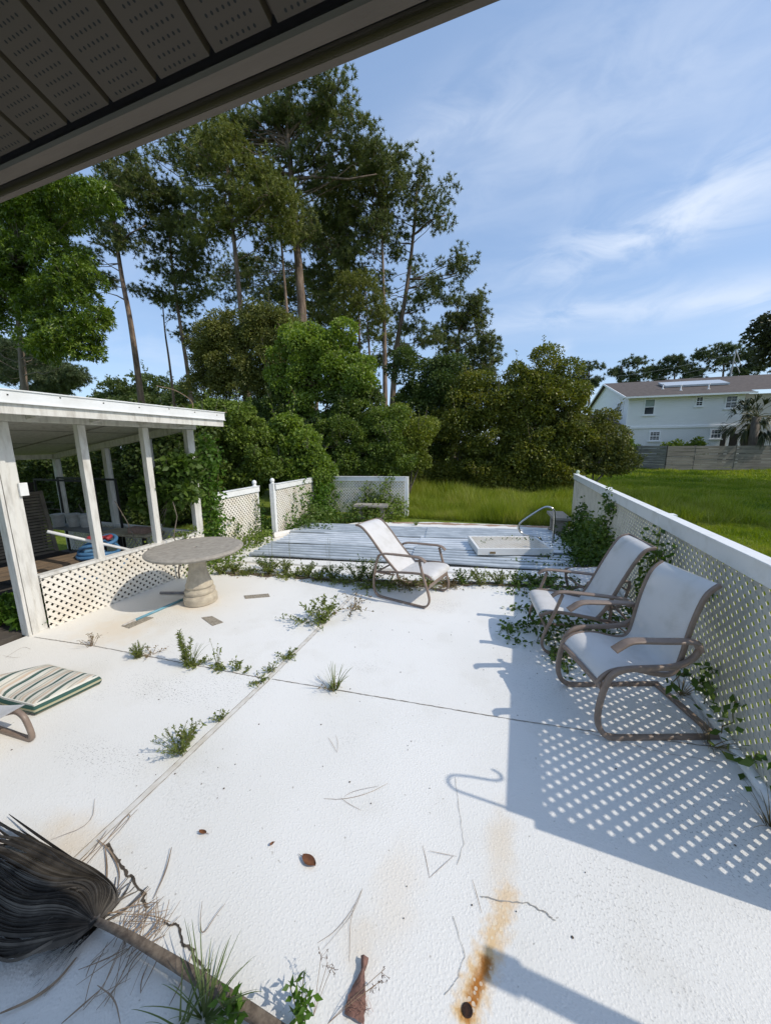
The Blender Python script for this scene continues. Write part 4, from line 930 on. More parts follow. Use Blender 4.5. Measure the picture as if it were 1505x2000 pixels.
broadleaf('mixed green bush with golden tips hugging the shed corner', 8.6, [(430,810,36,26),(465,840,36,36),(440,870,40,40),(480,900,40,40),(430,930,36,36),(465,950,36,24)], L_MID, .07, .05, 1.8, name='leafy_bush', cat='bush', clump=.16, per=44, group='bushes along the back fence', r0=.03)
broadleaf('medium green thicket behind the back lattice fence', 12.5, [(680,830,55,36),(740,850,50,40),(650,880,45,36),(710,900,60,34),(770,900,40,36),(630,850,36,28),(760,820,34,28)], L_MID, .065, .045, 1.6, name='leafy_bush', cat='bush', clump=.2, per=44, group='bushes along the back fence', r0=.04)
broadleaf('yellow green bush right behind the end post of the back fence', 13.5, [(745,890,45,40),(790,870,40,40),(780,910,50,26),(800,830,40,30)], leafmat('yellow_green_leaf', [(0.0978,0.132,0.0207),(0.172,0.213,0.0322),(0.276,0.299,0.0517)], .33), .07, .045, 1.5, name='leafy_bush', cat='bush', clump=.2, per=44, group='bushes along the back fence', r0=.04)
broadleaf('dark ivy draped bush under the rightmost pine', 17.5, [(840,750,55,40),(810,800,45,45),(870,800,50,45),(835,850,50,45),(800,720,36,22),(865,720,36,22)], L_DEEP, .09, .06, 1.4, name='leafy_bush', cat='bush', clump=.26, per=44, group='bushes along the far lawn edge', r0=.06)
broadleaf('broad olive and gold bush in the middle of the far lawn edge', 17, [(930,790,55,40),(890,840,55,45),(955,850,60,45),(900,905,65,36),(970,915,60,34),(900,935,60,26),(960,940,60,24),(840,930,40,26),(925,760,36,22),(990,800,36,36)], L_GOLD, .10, .05, 1.5, name='leafy_bush', cat='bush', clump=.25, per=44, group='bushes along the far lawn edge', r0=.06, inner=.5)
broadleaf('tallest olive bush with wispy top at the far lawn edge', 17, [(1060,740,50,34),(1030,780,50,45),(1095,775,45,40),(1050,840,60,50),(1110,840,40,45),(1030,900,60,45),(1090,900,50,40),(1030,940,55,24),(1090,935,45,24),(1070,705,28,18),(1000,730,24,18,0,.45)], L_GOLD, .10, .05, 1.5, name='leafy_bush', cat='bush', clump=.25, per=44, group='bushes along the far lawn edge', r0=.07, inner=.5)
broadleaf('low spreading olive bush overhanging the fence end on the right', 17.5, [(1130,830,45,26),(1165,855,40,28),(1150,895,50,30),(1195,890,26,20),(1170,820,24,14,0,.6),(1110,905,30,26),(1215,900,12,14,0,.5)], L_OLIVE, .10, .05, 1.4, name='leafy_bush', cat='bush', clump=.22, per=42, group='bushes along the far lawn edge', r0=.05)
broadleaf('dark hedge mass seen through the shed and behind its far wall', 7.2, [(-20,930,70,50),(60,920,60,50),(140,920,60,50),(215,900,55,60),(300,890,50,60),(355,880,40,70),(330,970,60,40),(230,990,60,40),(120,1000,60,40),(60,1010,60,40),(180,1030,60,34),(290,1020,60,40),(350,1040,50,30)], L_DEEP, .075, .055, 1.25, name='leafy_bush', cat='bush', clump=.2, per=44, group='bushes along the back fence', r0=.04)
broadleaf('shadowy understory bush filling the gap below the dark vine tree', 13.2, [(420,880,50,60),(500,830,45,45),(560,800,50,45),(600,860,60,50),(500,900,60,50),(690,800,50,40)], L_DEEP, .08, .055, 1.2, name='leafy_bush', cat='bush', clump=.22, per=40, group='bushes along the back fence', r0=.05)
broadleaf('big leaved green shrub growing inside the shed behind its third post', 4.2, [(325,945,26,26),(345,925,20,20),(318,980,20,26),(350,965,20,24)], L_VINE, .09, .06, 1.6, name='leafy_bush', cat='bush', clump=.09, per=16, r0=.015)
broadleaf('oak beyond the right edge with dark drooping branches at the frame', 30, [(1550,680,44,36),(1506,692,18,30),(1600,715,70,40),(1640,650,110,60),(1505,645,18,10,0,.6)], leafmat('oak_leaf', [(0.035,0.042,0.02),(0.065,0.075,0.03),(0.11,0.11,0.045)], .2), .2, .10, .75, trunk=[(1640,900),(1630,800),(1620,720)], r0=.4, name='oak_tree', clump=.5, per=40)
broadleaf('leafy green plant growing at the front left corner of the shed', 2.25, [(25,1195,30,26),(45,1225,26,22),(10,1235,34,26),(60,1215,14,22),(25,1255,30,14)], L_BRIGHT, .07, .045, 1.0, name='leafy_plant', cat='plant', clump=.055, per=9, stems=5, r0=.005, bark=M_STEM, inner=.3)
# trees just outside the frame on the right; they shade the lawn
def plain_tree(label, x, y, h, r, mat, npt=420):
    t = thing('shade_tree', label, 'tree', (x, y, 0), 0, 'shade trees on the neighbouring lawn'); m = MB(); m.tube([(0,0,-.1),(.2,0,h*.35),(0,.2,h*.75)], [.35,.28,.12], 10); m.build('trunk', M_BARKG, t, smooth=True)
    lm = MB(); P = ell_points(npt, .4)*np.array([r, r, r*.6]) + np.array([0,0,h*.72])
    for p in P: q = RNG.normal(size=(40,3))*.55; leaves(lm, p+q, rdir(40), .34, .2)
    lm.build('crown', mat, t)
plain_tree('round shade tree on the neighbouring lawn, nearer of the pair', 17.6, 14.5, 12.5, 4.0, L_MID); plain_tree('round shade tree on the neighbouring lawn, farther of the pair', 19.5, 22.5, 13, 4.6, L_MID)
# ------------------------------------------------------------------ vines, weeds, grass
def vine(label, paths, leaf=.055, n=90, spread=.05, mat=None, name='vine', off=(0,0,0), cat='vine', group=None, updir=0.0, stem_r=.004):
    o = Vector(paths[0][0]); t = thing(name, label, cat, o, 0, group); m = MB(); lm = MB()
    for pts in paths:
        P = [Vector(p) - o for p in smoothpath(pts, 2)]
        P = [p + Vector((random.gauss(0,.012), random.gauss(0,.012), random.gauss(0,.012))) for p in P]
        m.tube([tuple(p) for p in P], stem_r, 5)
        A = np.array([tuple(p) for p in P]); seg = np.linalg.norm(np.diff(A, axis=0), axis=1); cum = np.concatenate([[0], np.cumsum(seg)]); Lg = cum[-1]
        kk = int(n*Lg); s = RNG.random(kk)*Lg; Q = np.stack([np.interp(s, cum, A[:, j]) for j in range(3)], 1)
        Q = Q + RNG.normal(size=(kk,3))*spread + np.array(off)
        Q[:, 2] = np.maximum(Q[:, 2], .012 - o.z)
        leaves(lm, Q, rdir(kk) + np.array([[0,0,updir]]), leaf*RNG.uniform(.6,1.25,kk), leaf*.68, droop=.2)
    m.build('stem', M_STEM, t); lm.build('leaves', mat or L_VINE, t); return t
fx = FX - .045
Vn = lambda *p: [(fx, y, z) for y, z in p]
vine('vine climbing the right fence between the two fence panels', [Vn((6.9,.02),(6.85,.5),(6.9,.95),(6.7,1.28)), Vn((6.75,.05),(6.6,.6),(6.45,1.0),(6.3,1.2)), Vn((6.85,.9),(6.5,1.1),(6.2,1.05)), Vn((6.4,.02),(6.3,.4),(6.2,.7))], .075, 85, .045)
vine('thick ivy mass piled against the fence behind the ottoman', [[(1.35,y,.02),(1.40,y+.1,.30),(1.42,y+.05,.60+.12*math.sin(y*3))] for y in np.arange(5.9,8.8,.14)] + [[(1.25,y,.02),(1.15,y+.1,.22),(1.05,y,.03)] for y in np.arange(6.2,8.6,.22)], .075, 300, .10)
vine('ivy runners creeping over the sheets and the hatch end', [[(1.3,6.2,.09),(.9,6.5,.1),(.6,6.75,.12),(.45,6.6,.08)],[(1.2,6.9,.1),(.85,7.2,.12),(.6,7.35,.19),(.2,7.3,.19)],[(.5,7.2,.19),(.0,7.25,.19),(-.4,7.1,.19),(-.55,6.95,.2),(-.5,6.75,.2)],[(1.2,6.3,.08),(.8,6.3,.08),(.3,6.25,.08),(-.1,6.3,.08)],[(1.3,7.5,.1),(.9,7.6,.12),(.7,7.7,.2)]], .05, 60, .03)
vine('vine rising behind the upright chair and the fence post', [Vn((4.35,.03),(4.4,.5),(4.45,.9),(4.4,1.15)), Vn((4.7,.03),(4.6,.4),(4.5,.75),(4.25,.95)), Vn((4.2,.05),(4.25,.4),(4.0,.7)), Vn((4.6,.6),(4.75,.8),(4.8,1.0)), [(fx-.12,4.5,.02),(fx-.1,4.55,.3),(fx-.05,4.4,.55)]], .075, 80, .05)
vine('vine tangle on the patio under and around the upright chair', [[(.30,3.75,.02),(.45,4.0,.06),(.7,4.05,.05),(1.0,4.1,.06),(1.35,4.2,.05)],[(.15,3.95,.02),(.35,4.25,.1),(.6,4.3,.06),(1.1,4.35,.08)],[(.42,3.45,.02),(.48,3.7,.08),(.40,3.95,.15)],[(.3,4.8,.02),(.6,4.7,.1),(.9,4.6,.1),(1.3,4.5,.08)],[(.05,4.5,.02),(.3,4.6,.05),(.5,4.5,.1)],[(.2,4.15,.02),(.05,4.05,.02),(.0,3.85,.03),(.1,3.7,.02)],[(.3,5.2,.05),(.6,5.2,.12),(.9,5.0,.1)],[(.1,5.3,.03),(.5,5.4,.15),(1.0,5.5,.2),(1.35,5.6,.2)],[(.0,5.0,.02),(.4,5.0,.1),(.8,4.85,.1)],[(.55,3.3,.02),(.5,3.5,.05),(.62,3.7,.05)]], .06, 150, .06)
vine('leafy sprig on the fence behind the nearest chair', [Vn((3.15,.02),(3.05,.3),(3.1,.42)), Vn((2.9,.02),(2.75,.25),(2.8,.36)), Vn((2.6,.02),(2.5,.2)), [(1.42,3.1,.25),(1.28,3.12,.30),(1.2,3.05,.24)]], .07, 70, .045)
vine('bright vine sprig at the foot of the fence near the lower right corner', [[(1.52,2.45,.02),(1.55,2.4,.2),(1.57,2.3,.28)],[(1.56,2.6,.02),(1.6,2.5,.15),(1.62,2.35,.2)]], .06, 90, .04, L_BRIGHT)
vine('small yellow green sprig poking over the rail beside the post', [Vn((4.15,.85),(4.1,1.0),(4.05,1.1)),Vn((3.35,.8),(3.3,.9))], .055, 60, .03, L_BRIGHT)
cx = SX + .09
vine('bright creeper covering the end post of the shed', [[(cx-.05,4.72+.02*k,.1*k),(cx-.02,4.76,.6),(cx-.05,4.72+.03*k,1.2),(cx,4.76,1.8),(cx-.05,4.80,2.2)] for k in range(4)] + [[(cx,4.6,1.75),(cx+.05,4.45,1.78),(cx+.08,4.3,1.72)],[(cx,4.75,.3),(cx+.02,4.9,.8),(cx-.05,5.0,1.5),(cx-.05,5.05,2.1)],[(cx-.1,4.85,.2),(cx-.12,4.9,1.2),(cx-.1,4.95,1.9)]], .08, 110, .07, L_BRIGHT)
vine('creeper spreading from the shed post onto the first lattice fence', [[(-5.36,4.8,.6),(-5.36,5.2,.7),(-5.36,5.6,.55)],[(-5.34,4.9,.3),(-5.34,5.1,.9),(-5.36,5.4,.95)],[(-5.4,5.7,.25),(-5.4,5.85,.5)]], .08, 55, .06)
vine('thin vine on the gap end of the first lattice fence', [[(-5.46,6.45,.03),(-5.48,6.5,.5),(-5.49,6.55,.95)],[(-5.44,6.3,.03),(-5.46,6.25,.4)],[(-5.44,6.1,.03),(-5.44,6.0,.25)],[(-5.44,6.6,.03),(-5.5,6.62,.9)]], .055, 90, .045)
vine('creeper clump on the inside corner of the back fences', [[(-5.1+.06*k,8.4+.12*k,.02),(-5.3,8.8,.5+.05*k),(-5.35+.05*k,9.3,.7+.06*k)] for k in range(6)] + [[(-5.45,9.3,.1),(-5.5,9.45,.7),(-5.45,9.5,1.12)],[(-5.2,9.6,.1),(-5.1,9.63,.6),(-5.2,9.63,.95)],[(-5.30,7.6,.2),(-5.34,7.7,.6),(-5.36,7.75,.9)],[(-5.34,8.2,.2),(-5.42,8.3,.8),(-5.45,8.35,1.1)],[(-5.25,7.2,.05),(-5.28,7.25,.4)]], .085, 190, .11, L_BRIGHT)
vine('vines climbing the back fence on both sides of the stone bench', [[(-4.2,9.75,.02),(-4.15,9.77,.5),(-4.1,9.77,.9)],[(-3.6,9.75,.05),(-3.65,9.8,.6),(-3.5,9.85,1.1),(-3.4,9.9,1.22)],[(-3.2,9.75,.05),(-3.3,9.8,.5)],[(-4.5,9.6,.05),(-4.0,9.65,.35),(-3.4,9.7,.5),(-3.0,9.8,.35)],[(-4.6,9.3,.05),(-4.2,9.4,.4)],[(-3.1,9.6,.05),(-3.0,9.75,.3)],[(-3.9,9.7,.1),(-3.85,9.75,.7)]], .085, 260, .11, L_MID)
vine('vines swallowing the legs of the far stone bench', [[(-4.3,8.85,.05),(-3.9,8.95,.25),(-3.5,8.95,.2),(-3.1,9.05,.1)],[(-4.1,8.9,.3),(-3.7,9.0,.36),(-3.3,9.05,.3)],[(-3.3,9.2,.4),(-3.15,9.15,.48),(-3.05,9.05,.2)],[(-4.3,9.1,.4),(-4.2,9.0,.2)]], .075, 170, .08, L_MID)
vine('low green creeper running along the pool side of the left fence', [[(-5.0,7.1,.05),(-4.9,7.6,.15),(-4.7,8.2,.12),(-4.4,8.7,.1)],[(-5.05,7.4,.05),(-5.0,8.0,.35),(-4.85,8.5,.3)],[(-4.6,8.5,.05),(-4.2,8.8,.1),(-3.6,8.85,.06)],[(-4.95,7.25,.1),(-4.5,7.35,.1),(-4.1,7.45,.1)],[(-5.1,7.9,.1),(-5.05,8.3,.45)]], .075, 260, .10)
vine('vine tuft spilling over the lattice skirt of the shed', [[(-5.0,4.0,.66),(-5.0,4.3,.64),(-5.02,4.45,.7)],[(-5.05,3.95,.6),(-5.0,4.1,.72),(-5.0,4.2,.58)],[(-5.1,3.6,.55),(-5.05,3.8,.68)]], .06, 120, .05, L_MID)
vine('weedy vine bank between the table and the first lattice fence', [[(-5.05,4.6,.02),(-4.8,4.9,.12),(-4.7,5.2,.06)],[(-5.2,5.0,.05),(-5.0,5.5,.2),(-5.1,6.0,.2)],[(-5.3,5.6,.05),(-5.1,6.0,.15),(-5.2,6.5,.12)],[(-4.9,4.4,.02),(-4.6,4.6,.1),(-4.4,4.7,.05)],[(-5.2,4.8,.1),(-5.25,5.2,.35)],[(-5.0,5.9,.05),(-5.05,6.3,.25)],[(-4.75,4.2,.02),(-4.85,4.1,.25)]], .065, 260, .10, L_MID)
vine('green creeper between the two lattice fences at the gap', [[(-5.45,6.76,.0),(-5.7,6.9,.35),(-5.75,6.85,.7)],[(-5.8,6.9,.1),(-5.9,7.0,.6)],[(-5.5,6.8,.0),(-5.4,6.85,.2)]], .085, 260, .11, L_BRIGHT)
vine('low runners and seedlings matting the pool side crack', [[(-4.5,4.35,.02),(-4.1,4.46,.03),(-3.3,4.64,.03),(-2.4,4.74,.03),(-1.4,5.0,.03),(-.4,5.27,.03),(.7,5.52,.03)],[(-4.2,4.5,.05),(-3.4,4.68,.07),(-2.6,4.74,.06)],[(-2.9,4.55,.02),(-2.2,4.6,.03),(-1.6,4.6,.03),(-1.2,4.75,.03)],[(-2.2,4.9,.10),(-2.0,4.85,.14),(-1.85,4.7,.08)]], .042, 75, .06, L_WEED)
vine('dry brown runners mixed into the pool side crack', [[(-4.3,4.40,.02),(-3.6,4.52,.02),(-2.7,4.62,.03),(-1.9,4.72,.02),(-1.0,5.0,.02),(.3,5.36,.02)]], .032, 90, .07, L_DRY)
# bare twigs on the shed roof
m = MB(); m.tube(smoothpath([(-5.1,4.55,2.5),(-5.0,4.7,2.75),(-5.15,4.5,2.95),(-5.35,4.3,3.0)], 2), .006, 5); m.tube(smoothpath([(-5.0,4.7,2.5),(-4.9,4.9,2.62),(-4.75,5.1,2.64)], 2), .005, 5)
tag(m.build('bare_twig', M_DEADST), 'bare tan vine tendrils arching above the shed roof corner', 'twig')

def weed(label, base, kind, h=.2, n=8, spread=.5, leaf=.03, mat=None, name='weed', group='weeds growing in the patio cracks', rz=0.0, lv=10):
    t = thing(name, label, 'weed', (base[0], base[1], .004), rz, group); m = MB(); lm = MB()
    for i in range(n):
        a = random.uniform(0, 2*PI); s = spread*random.uniform(.3, 1.0); hh = h*random.uniform(.55, 1.0)
        r0 = random.uniform(0, .03); b = Vector((r0*math.cos(a), r0*math.sin(a), 0))
        tip = b + Vector((s*h*math.cos(a), s*h*math.sin(a), hh if kind != 'sprawl' else h*random.uniform(.05,.35)))
        mid = b.lerp(tip, .5) + Vector((0, 0, .12*hh if kind != 'sprawl' else .05*h))
        P = smoothpath([b, mid, tip], 2)
        if kind == 'grass':
            w = .0045*random.uniform(.7,1.3); sd = Vector((-math.sin(a+.5), math.cos(a+.5), 0)); V = []; nn = len(P)
            tip2 = P[-1]
            for q, p in enumerate(P):
                f = q/(nn-1); p = p + Vector((math.cos(a), math.sin(a), -1))*(.25*hh*f*f*s); V += [tuple(p - sd*w*(1-f*.95)), tuple(p + sd*w*(1-f*.95))]
            lm.add(V, [(2*q, 2*q+1, 2*q+3, 2*q+2) for q in range(nn-1)])
        else:
            m.tube([tuple(p) for p in P], [.0022*(1-.6*q/len(P)) for q in range(len(P))], 4)
            A = np.array([tuple(p) for p in P]); k = lv; f = RNG.uniform(.12, 1.0, k)*(len(P)-1); i0 = np.minimum(f.astype(int), len(P)-2); fr = (f-i0).reshape(-1,1)
            Q = A[i0]*(1-fr) + A[i0+1]*fr
            dd = rdir(k) + np.array([[0,0,.5]]) + np.array([[math.cos(a)*.4, math.sin(a)*.4, 0]])
            if kind == 'feather': leaves(lm, Q, dd, leaf*(1.15 - .6*f/(len(P)-1)), leaf*.16)
            else: leaves(lm, Q, dd, leaf*RNG.uniform(.6,1.2,k), leaf*.42, droop=.1)
    if m.n: m.build('stem', M_STEM if mat is not L_DRY else M_DEADST, t)
    if lm.n: lm.build('leaves', mat or L_WEED, t)
    return t
gp = lambda x, y: tuple(G(x, y))
weed('dry wispy weed on the left crack nearest the shed', gp(178,1263), 'leafy', .16, 12, .6, .022, L_DRY, lv=9)
weed('bushy green weed clump second along the left crack', gp(272,1284), 'feather', .15, 30, .45, .035, L_WEED, lv=22)
weed('brown grass wisps beside the second weed on the left crack', gp(295,1280), 'sprawl', .16, 10, .9, .03, L_DRY, lv=5)
t1 = weed('tall feathery weed spike on the left crack', gp(365,1300), 'feather', .34, 9, .22, .055, L_WEED, lv=60)
weed('thin grassy weed around the foot of the feathery spike', gp(372,1302), 'grass', .24, 26, .6)
weed('low green weed at the foot of the feathery spike', gp(385,1300), 'sprawl', .14, 14, .8, .03, lv=12)
weed('spindly branching weed right of the feathery spike', gp(424,1300), 'leafy', .27, 6, .25, .03, L_WEED, lv=10)
weed('small leafy weed below the spindly weed', gp(430,1307), 'sprawl', .10, 12, .8, .035, lv=10)
weed('upright little leafy weed nearest the joint on the left crack', gp(462,1310), 'leafy', .10, 9, .45, .035, lv=10)
weed('tiny weed sprig just left of the joint crossing', gp(483,1312), 'sprawl', .05, 7, .8, .025, lv=6)
weed('low weed exactly at the joint crossing', gp(508,1330), 'sprawl', .09, 12, 1.0, .028, lv=10)
weed('small weed on the long joint above the crossing', gp(530,1312), 'leafy', .08, 12, .6, .026, lv=10)
weed('larger leafy weed on the long joint beyond the crossing', gp(560,1285), 'sprawl', .13, 20, .9, .028, lv=12)
weed('big leafy weed sprawling across the long joint in the middle', gp(628,1218), 'leafy', .30, 26, .8, .05, L_WEED, lv=20)
weed('prostrate dry runners beside the big sprawling weed', gp(690,1190), 'sprawl', .40, 12, 1.0, .04, L_DRY, lv=14)
weed('flat green runners left of the big sprawling weed', gp(595,1215), 'sprawl', .34, 12, 1.0, .04, L_WEED, lv=14)
weed('spiky grass tuft on the cross joint right of the crossing', gp(653,1348), 'grass', .23, 38, .6)
weed('dry brown base beside the spiky grass tuft', gp(640,1345), 'sprawl', .14, 14, 1.0, .02, L_DRY, lv=6)
weed('little round weed alone on the long joint', gp(430,1408), 'leafy', .07, 9, .6, .03, lv=9)
weed('bushy pale weed on the lower part of the long joint', gp(352,1470), 'feather', .17, 26, .75, .035, L_WEED, lv=26)
weed('olive sprawling sprigs above the bushy pale weed', gp(372,1448), 'leafy', .12, 12, .9, .03, L_WEED, lv=14)
strip = [(-4.45,4.35,.13,'leafy'),(-4.3,4.5,.16,'leafy'),(-4.05,4.5,.14,'sprawl'),(-3.85,4.72,.30,'leafy'),(-3.7,4.62,.24,'leafy'),(-3.5,4.75,.22,'leafy'),(-3.3,4.62,.20,'sprawl'),(-3.05,4.7,.24,'leafy'),(-2.8,4.62,.20,'leafy'),(-2.6,4.72,.26,'leafy'),(-2.4,4.66,.22,'sprawl'),(-2.2,4.78,.34,'leafy'),(-2.05,4.9,.40,'leafy'),(-1.95,4.6,.28,'sprawl'),(-1.7,4.75,.26,'sprawl'),(-1.4,4.85,.24,'sprawl'),(-1.15,4.95,.24,'sprawl'),(-.85,5.05,.20,'sprawl'),(-.65,5.15,.22,'leafy'),(-.4,5.22,.26,'leafy'),(-.15,5.3,.24,'leafy'),(.1,5.38,.22,'leafy'),(.35,5.42,.2,'leafy'),(.55,5.5,.18,'leafy')]
words = ['leftmost, nearest the shed skirt','second from the shed skirt','third from the shed skirt','tallest one behind the table','just right of the tallest one','fifth along, in front of the sheets','sixth along, lying low','seventh along, upright','eighth along, upright','ninth along, bushier','tenth along, lying low','bushy one left of the reclined chair','vine like one touching the reclined chair frame','low one under the back of the reclined chair','low one beneath the reclined chair seat','low one between the reclined chair legs','low one under the reclined chair front','low one just right of the reclined chair','first upright one right of the reclined chair','second upright one right of the reclined chair','tallest one right of the reclined chair','upright one before the hatch corner','upright one at the edge of the fence shadow','rightmost one inside the fence shadow']
for (x, y, h, k), w in zip(strip, words):
    weed('weed in the pool side crack, ' + w, (x, y), k, h*.9, 34, 1.3 if k == 'sprawl' else .8, .038, random.choice([L_WEED, L_WEED, L_DRY]) if k == 'sprawl' else random.choice([L_WEED, L_WEED, L_VINE]), group='weeds in the pool side crack', lv=16)
for x, y, h, w in ((-3.55,4.95,.62,'tall thin grass stalk left of the bushy weeds'),(-2.72,4.85,.70,'tall thin grass stalk before the middle of the sheets'),(-3.95,5.0,.5,'tall thin grass stalk nearest the table')):
    weed(w, (x, y), 'feather', h, 3, .08, .02, L_WEED, name='grass_stalk', group='tall stalks in the pool side crack', lv=30)
weed('green grass clump on the far slab edge by the lawn', gp(812,1026), 'grass', .22, 60, .9, group='weeds at the far slab edge')
for x, y, w in ((1.36,2.75,'under the nearest chair'),(1.40,2.2,'right of the chair by the lower fence rail'),(1.38,3.3,'behind the nearest chair')):
    weed('dry grass litter along the fence foot ' + w, (x, y), 'grass', .16, 26, 1.3, mat=L_DRY, group='dry tufts along the fence foot')

# foreground plant, grass and dead stems
t = thing('leafy_plant', 'pointed green leaf seedling at the bottom centre beside the palm stalk', 'plant', gp(585,1992)); m = MB(); lm = MB()
for i in range(8):
    a = i*2.4; rr = random.uniform(.02,.06); h = random.uniform(.07,.17); tip = Vector((rr*math.cos(a)+.005, rr*math.sin(a), h)); m.tube(smoothpath([(0,0,0), tip*.5, tip], 1), .002, 5)
    for k in range(7):
        f = .35+.65*k/6; b = k*2.1+i; P = np.array([tuple(tip*f)]); leaves(lm, P, np.array([[math.cos(b), math.sin(b), .35]]), random.uniform(.03,.048), random.uniform(.016,.022), droop=.15)
m.build('stem', M_STEM, t); lm.build('leaves', L_BRIGHT, t)
t = thing('leafy_plant', 'broad leaved seedling growing over the palm stalk at the bottom', 'plant', gp(455,1998)); m = MB(); lm = MB()
for i in range(7):
    a = i*2.4; rr = random.uniform(.02,.06); h = random.uniform(.05,.13); tip = Vector((rr*math.cos(a), rr*math.sin(a), h)); m.tube(smoothpath([(0,0,0), tip*.5, tip], 1), .002, 5)
    for k in range(5):
        f = .4+.6*k/4; b = k*2.1+i; P = np.array([tuple(tip*f)]); leaves(lm, P, np.array([[math.cos(b), math.sin(b), .5]]), random.uniform(.035,.055), random.uniform(.018,.026), droop=.1)
m.build('stem', M_STEM, t); lm.build('leaves', L_BRIGHT, t)
weed('long bladed grass clump by the palm stalk at the bottom', gp(400,1990), 'grass', .20, 40, .95, mat=leafmat('long_grass', [(.07,.11,.03),(.14,.19,.06),(.25,.27,.12)], .3), group='foreground weeds')
weed('smaller grass clump on the bottom edge left of the seedling', gp(350,2010), 'grass', .16, 22, .9, mat=bpy.data.materials['long_grass'], group='foreground weeds')
def seedhead(label, base, tips):
    t = thing('seed_stalk', label, 'weed', base, 0, 'dry seed stalks in the foreground'); m = MB(); lm = MB(); o = Vector(base)
    for tp in tips:
        p = Vector(tp) - o; m.tube(smoothpath([(0,0,0), p*.5 + Vector((0,0,.01)), p], 2), .0010, 4)
        for k in range(5):
            q = p + Vector((random.gauss(0,.012), random.gauss(0,.012), random.gauss(0,.008))); m.tube([tuple(p*.93), tuple(q)], .0006, 3); leaves(lm, np.repeat(np.array([tuple(q)]), 5, 0), rdir(5), .007, .003)
    m.build('stem', M_DEADST, t); lm.build('seed_heads', simple('seed_brown', (.10,.06,.05), rough=.9), t)
seedhead('dry seed stalks leaning right of the bark piece', gp(640,2000), [tuple(G(752,1892,.10)), tuple(G(745,1915,.08)), tuple(G(733,1925,.06))])
seedhead('dry seed stalk rising above the pointed seedling', gp(612,1985), [tuple(G(628,1862,.15)), tuple(G(640,1880,.14)), tuple(G(650,1885,.13))])

# ------------------------------------------------------------------ dead palm frond
M_FROND = leafmat('dead_palm_grey', [(.022,.020,.018),(.085,.075,.064),(.21,.185,.155)], .05, .75, .2, 6.0, .4)
M_FIBRE = simple('palm_fibre', (.34,.25,.17), (.20,.14,.09), 18, .85)
hub = G(188,1802,.07); fr = thing('palm_frond', 'dead grey fan palm frond with a long stalk lying in the lower left corner', 'palm frond', (hub.x, hub.y, 0))
NF = 88; m = MB()
def frond_strip(mb, f, w0, ln, up, kink):
    th = R(76 + 182*f); p0 = Vector((.012*math.cos(th), .012*math.sin(th), hub.z)); r1 = .10 + .05*math.sin(PI*f)
    p1 = p0 + Vector((math.cos(th)*r1*1.05, math.sin(th)*r1*.8, up))
    ey = .135 - .375*f
    p2 = Vector((-.30*ln - .05, ey*.95 + kink*.5, hub.z*.4 + up*1.15)); p3 = Vector((-.62*ln - .12, ey*.8 + kink, .055 + up*.4)); p4 = Vector((-.95*ln - .10, ey*.75 + kink*1.6 - .03 + random.gauss(0,.03), .012 + .02*random.random()))
    P = smoothpath([p0, p1, p2, p3, p4], 3); n = len(P); V = []
    for i, p in enumerate(P):
        t_ = (P[min(i+1,n-1)] - P[max(i-1,0)]).normalized(); sd = t_.cross(Vector((0,0,1))).normalized(); s_ = i/(n-1)
        w = (w0*(.25 + .75*min(1, s_*3.2)))*(1 if s_ < .7 else max(.15, 1-(s_-.7)/.3*.85)); p = Vector((p.x, p.y, max(p.z, .01)))
        V += [tuple(p - sd*w + Vector((0,0,-w*.9))), tuple(p + Vector((0,0,w*1.1))), tuple(p + sd*w + Vector((0,0,-w*.9)))]
    Fc = []
    for q in range(n-1): a = 3*q; Fc += [(a,a+1,a+4,a+3),(a+1,a+2,a+5,a+4)]
    mb.add(V, Fc)
for i in range(NF):
    f = i/(NF-1); frond_strip(m, f, random.uniform(.0058,.0075), random.uniform(.8,1.08), .020 + .04*math.sin(PI*f) + random.uniform(-.003,.003) + .006*math.sin(f*23), random.gauss(0,.006) + .010*math.sin(f*31))
for i in range(40):
    f = random.random(); frond_strip(m, f, random.uniform(.004,.008), random.uniform(.3,1.0), .015 + .035*math.sin(PI*f) + random.uniform(-.01,.012), random.gauss(0,.05))
m.build('fan_blade', M_FROND, fr, smooth=False)
m = MB()
for i in range(60):
    ang = R(random.choice([random.uniform(70,112), random.uniform(225,262), random.uniform(225,262)])); ln = random.uniform(.10,.30); dr = Vector((math.cos(ang), math.sin(ang)*.7, 0)); sd = Vector((-dr.y, dr.x, 0)); V = []; tw = random.uniform(-.06,.06)
    for q in range(9):
        s = q/8; w = .006*(1-.8*s); p = Vector((random.uniform(-.002,.002), 0, .05*(1-s) + .02*math.sin(3*s+i) + .012)) + dr*ln*s + sd*tw*s*s; p.z = max(p.z, .006); V += [tuple(p - sd*w), tuple(p + sd*w + Vector((0,0,.004)))]
    m.add(V, [(2*q,2*q+1,2*q+3,2*q+2) for q in range(8)])
m.build('shredded_strips', M_FROND, fr)
m = MB(); pts = [tuple(Vector(G(x,y,z)) - Vector((hub.x,hub.y,0))) for x, y, z in ((180,1797,.072),(230,1817,.062),(300,1857,.05),(380,1906,.04),(460,1958,.03),(560,2026,.02))]
P = smoothpath(pts, 2); 
prof = lambda w, h: [(-w,0),(-w*.8,h*.6),(0,h*.35),(w*.8,h*.6),(w,0),(.5*w,-h*.6),(-.5*w,-h*.6)]
V = []; K = 7
for i, p in enumerate(P):
    t_ = (P[min(i+1,len(P)-1)] - P[max(i-1,0)]).normalized(); sd = Vector((-t_.y, t_.x, 0)).normalized(); f = i/(len(P)-1); w = .012 + .011*min(1, f*1.5); h = .011
    for a, b in prof(w, h): V.append(tuple(p + sd*a + Vector((0,0,b))))
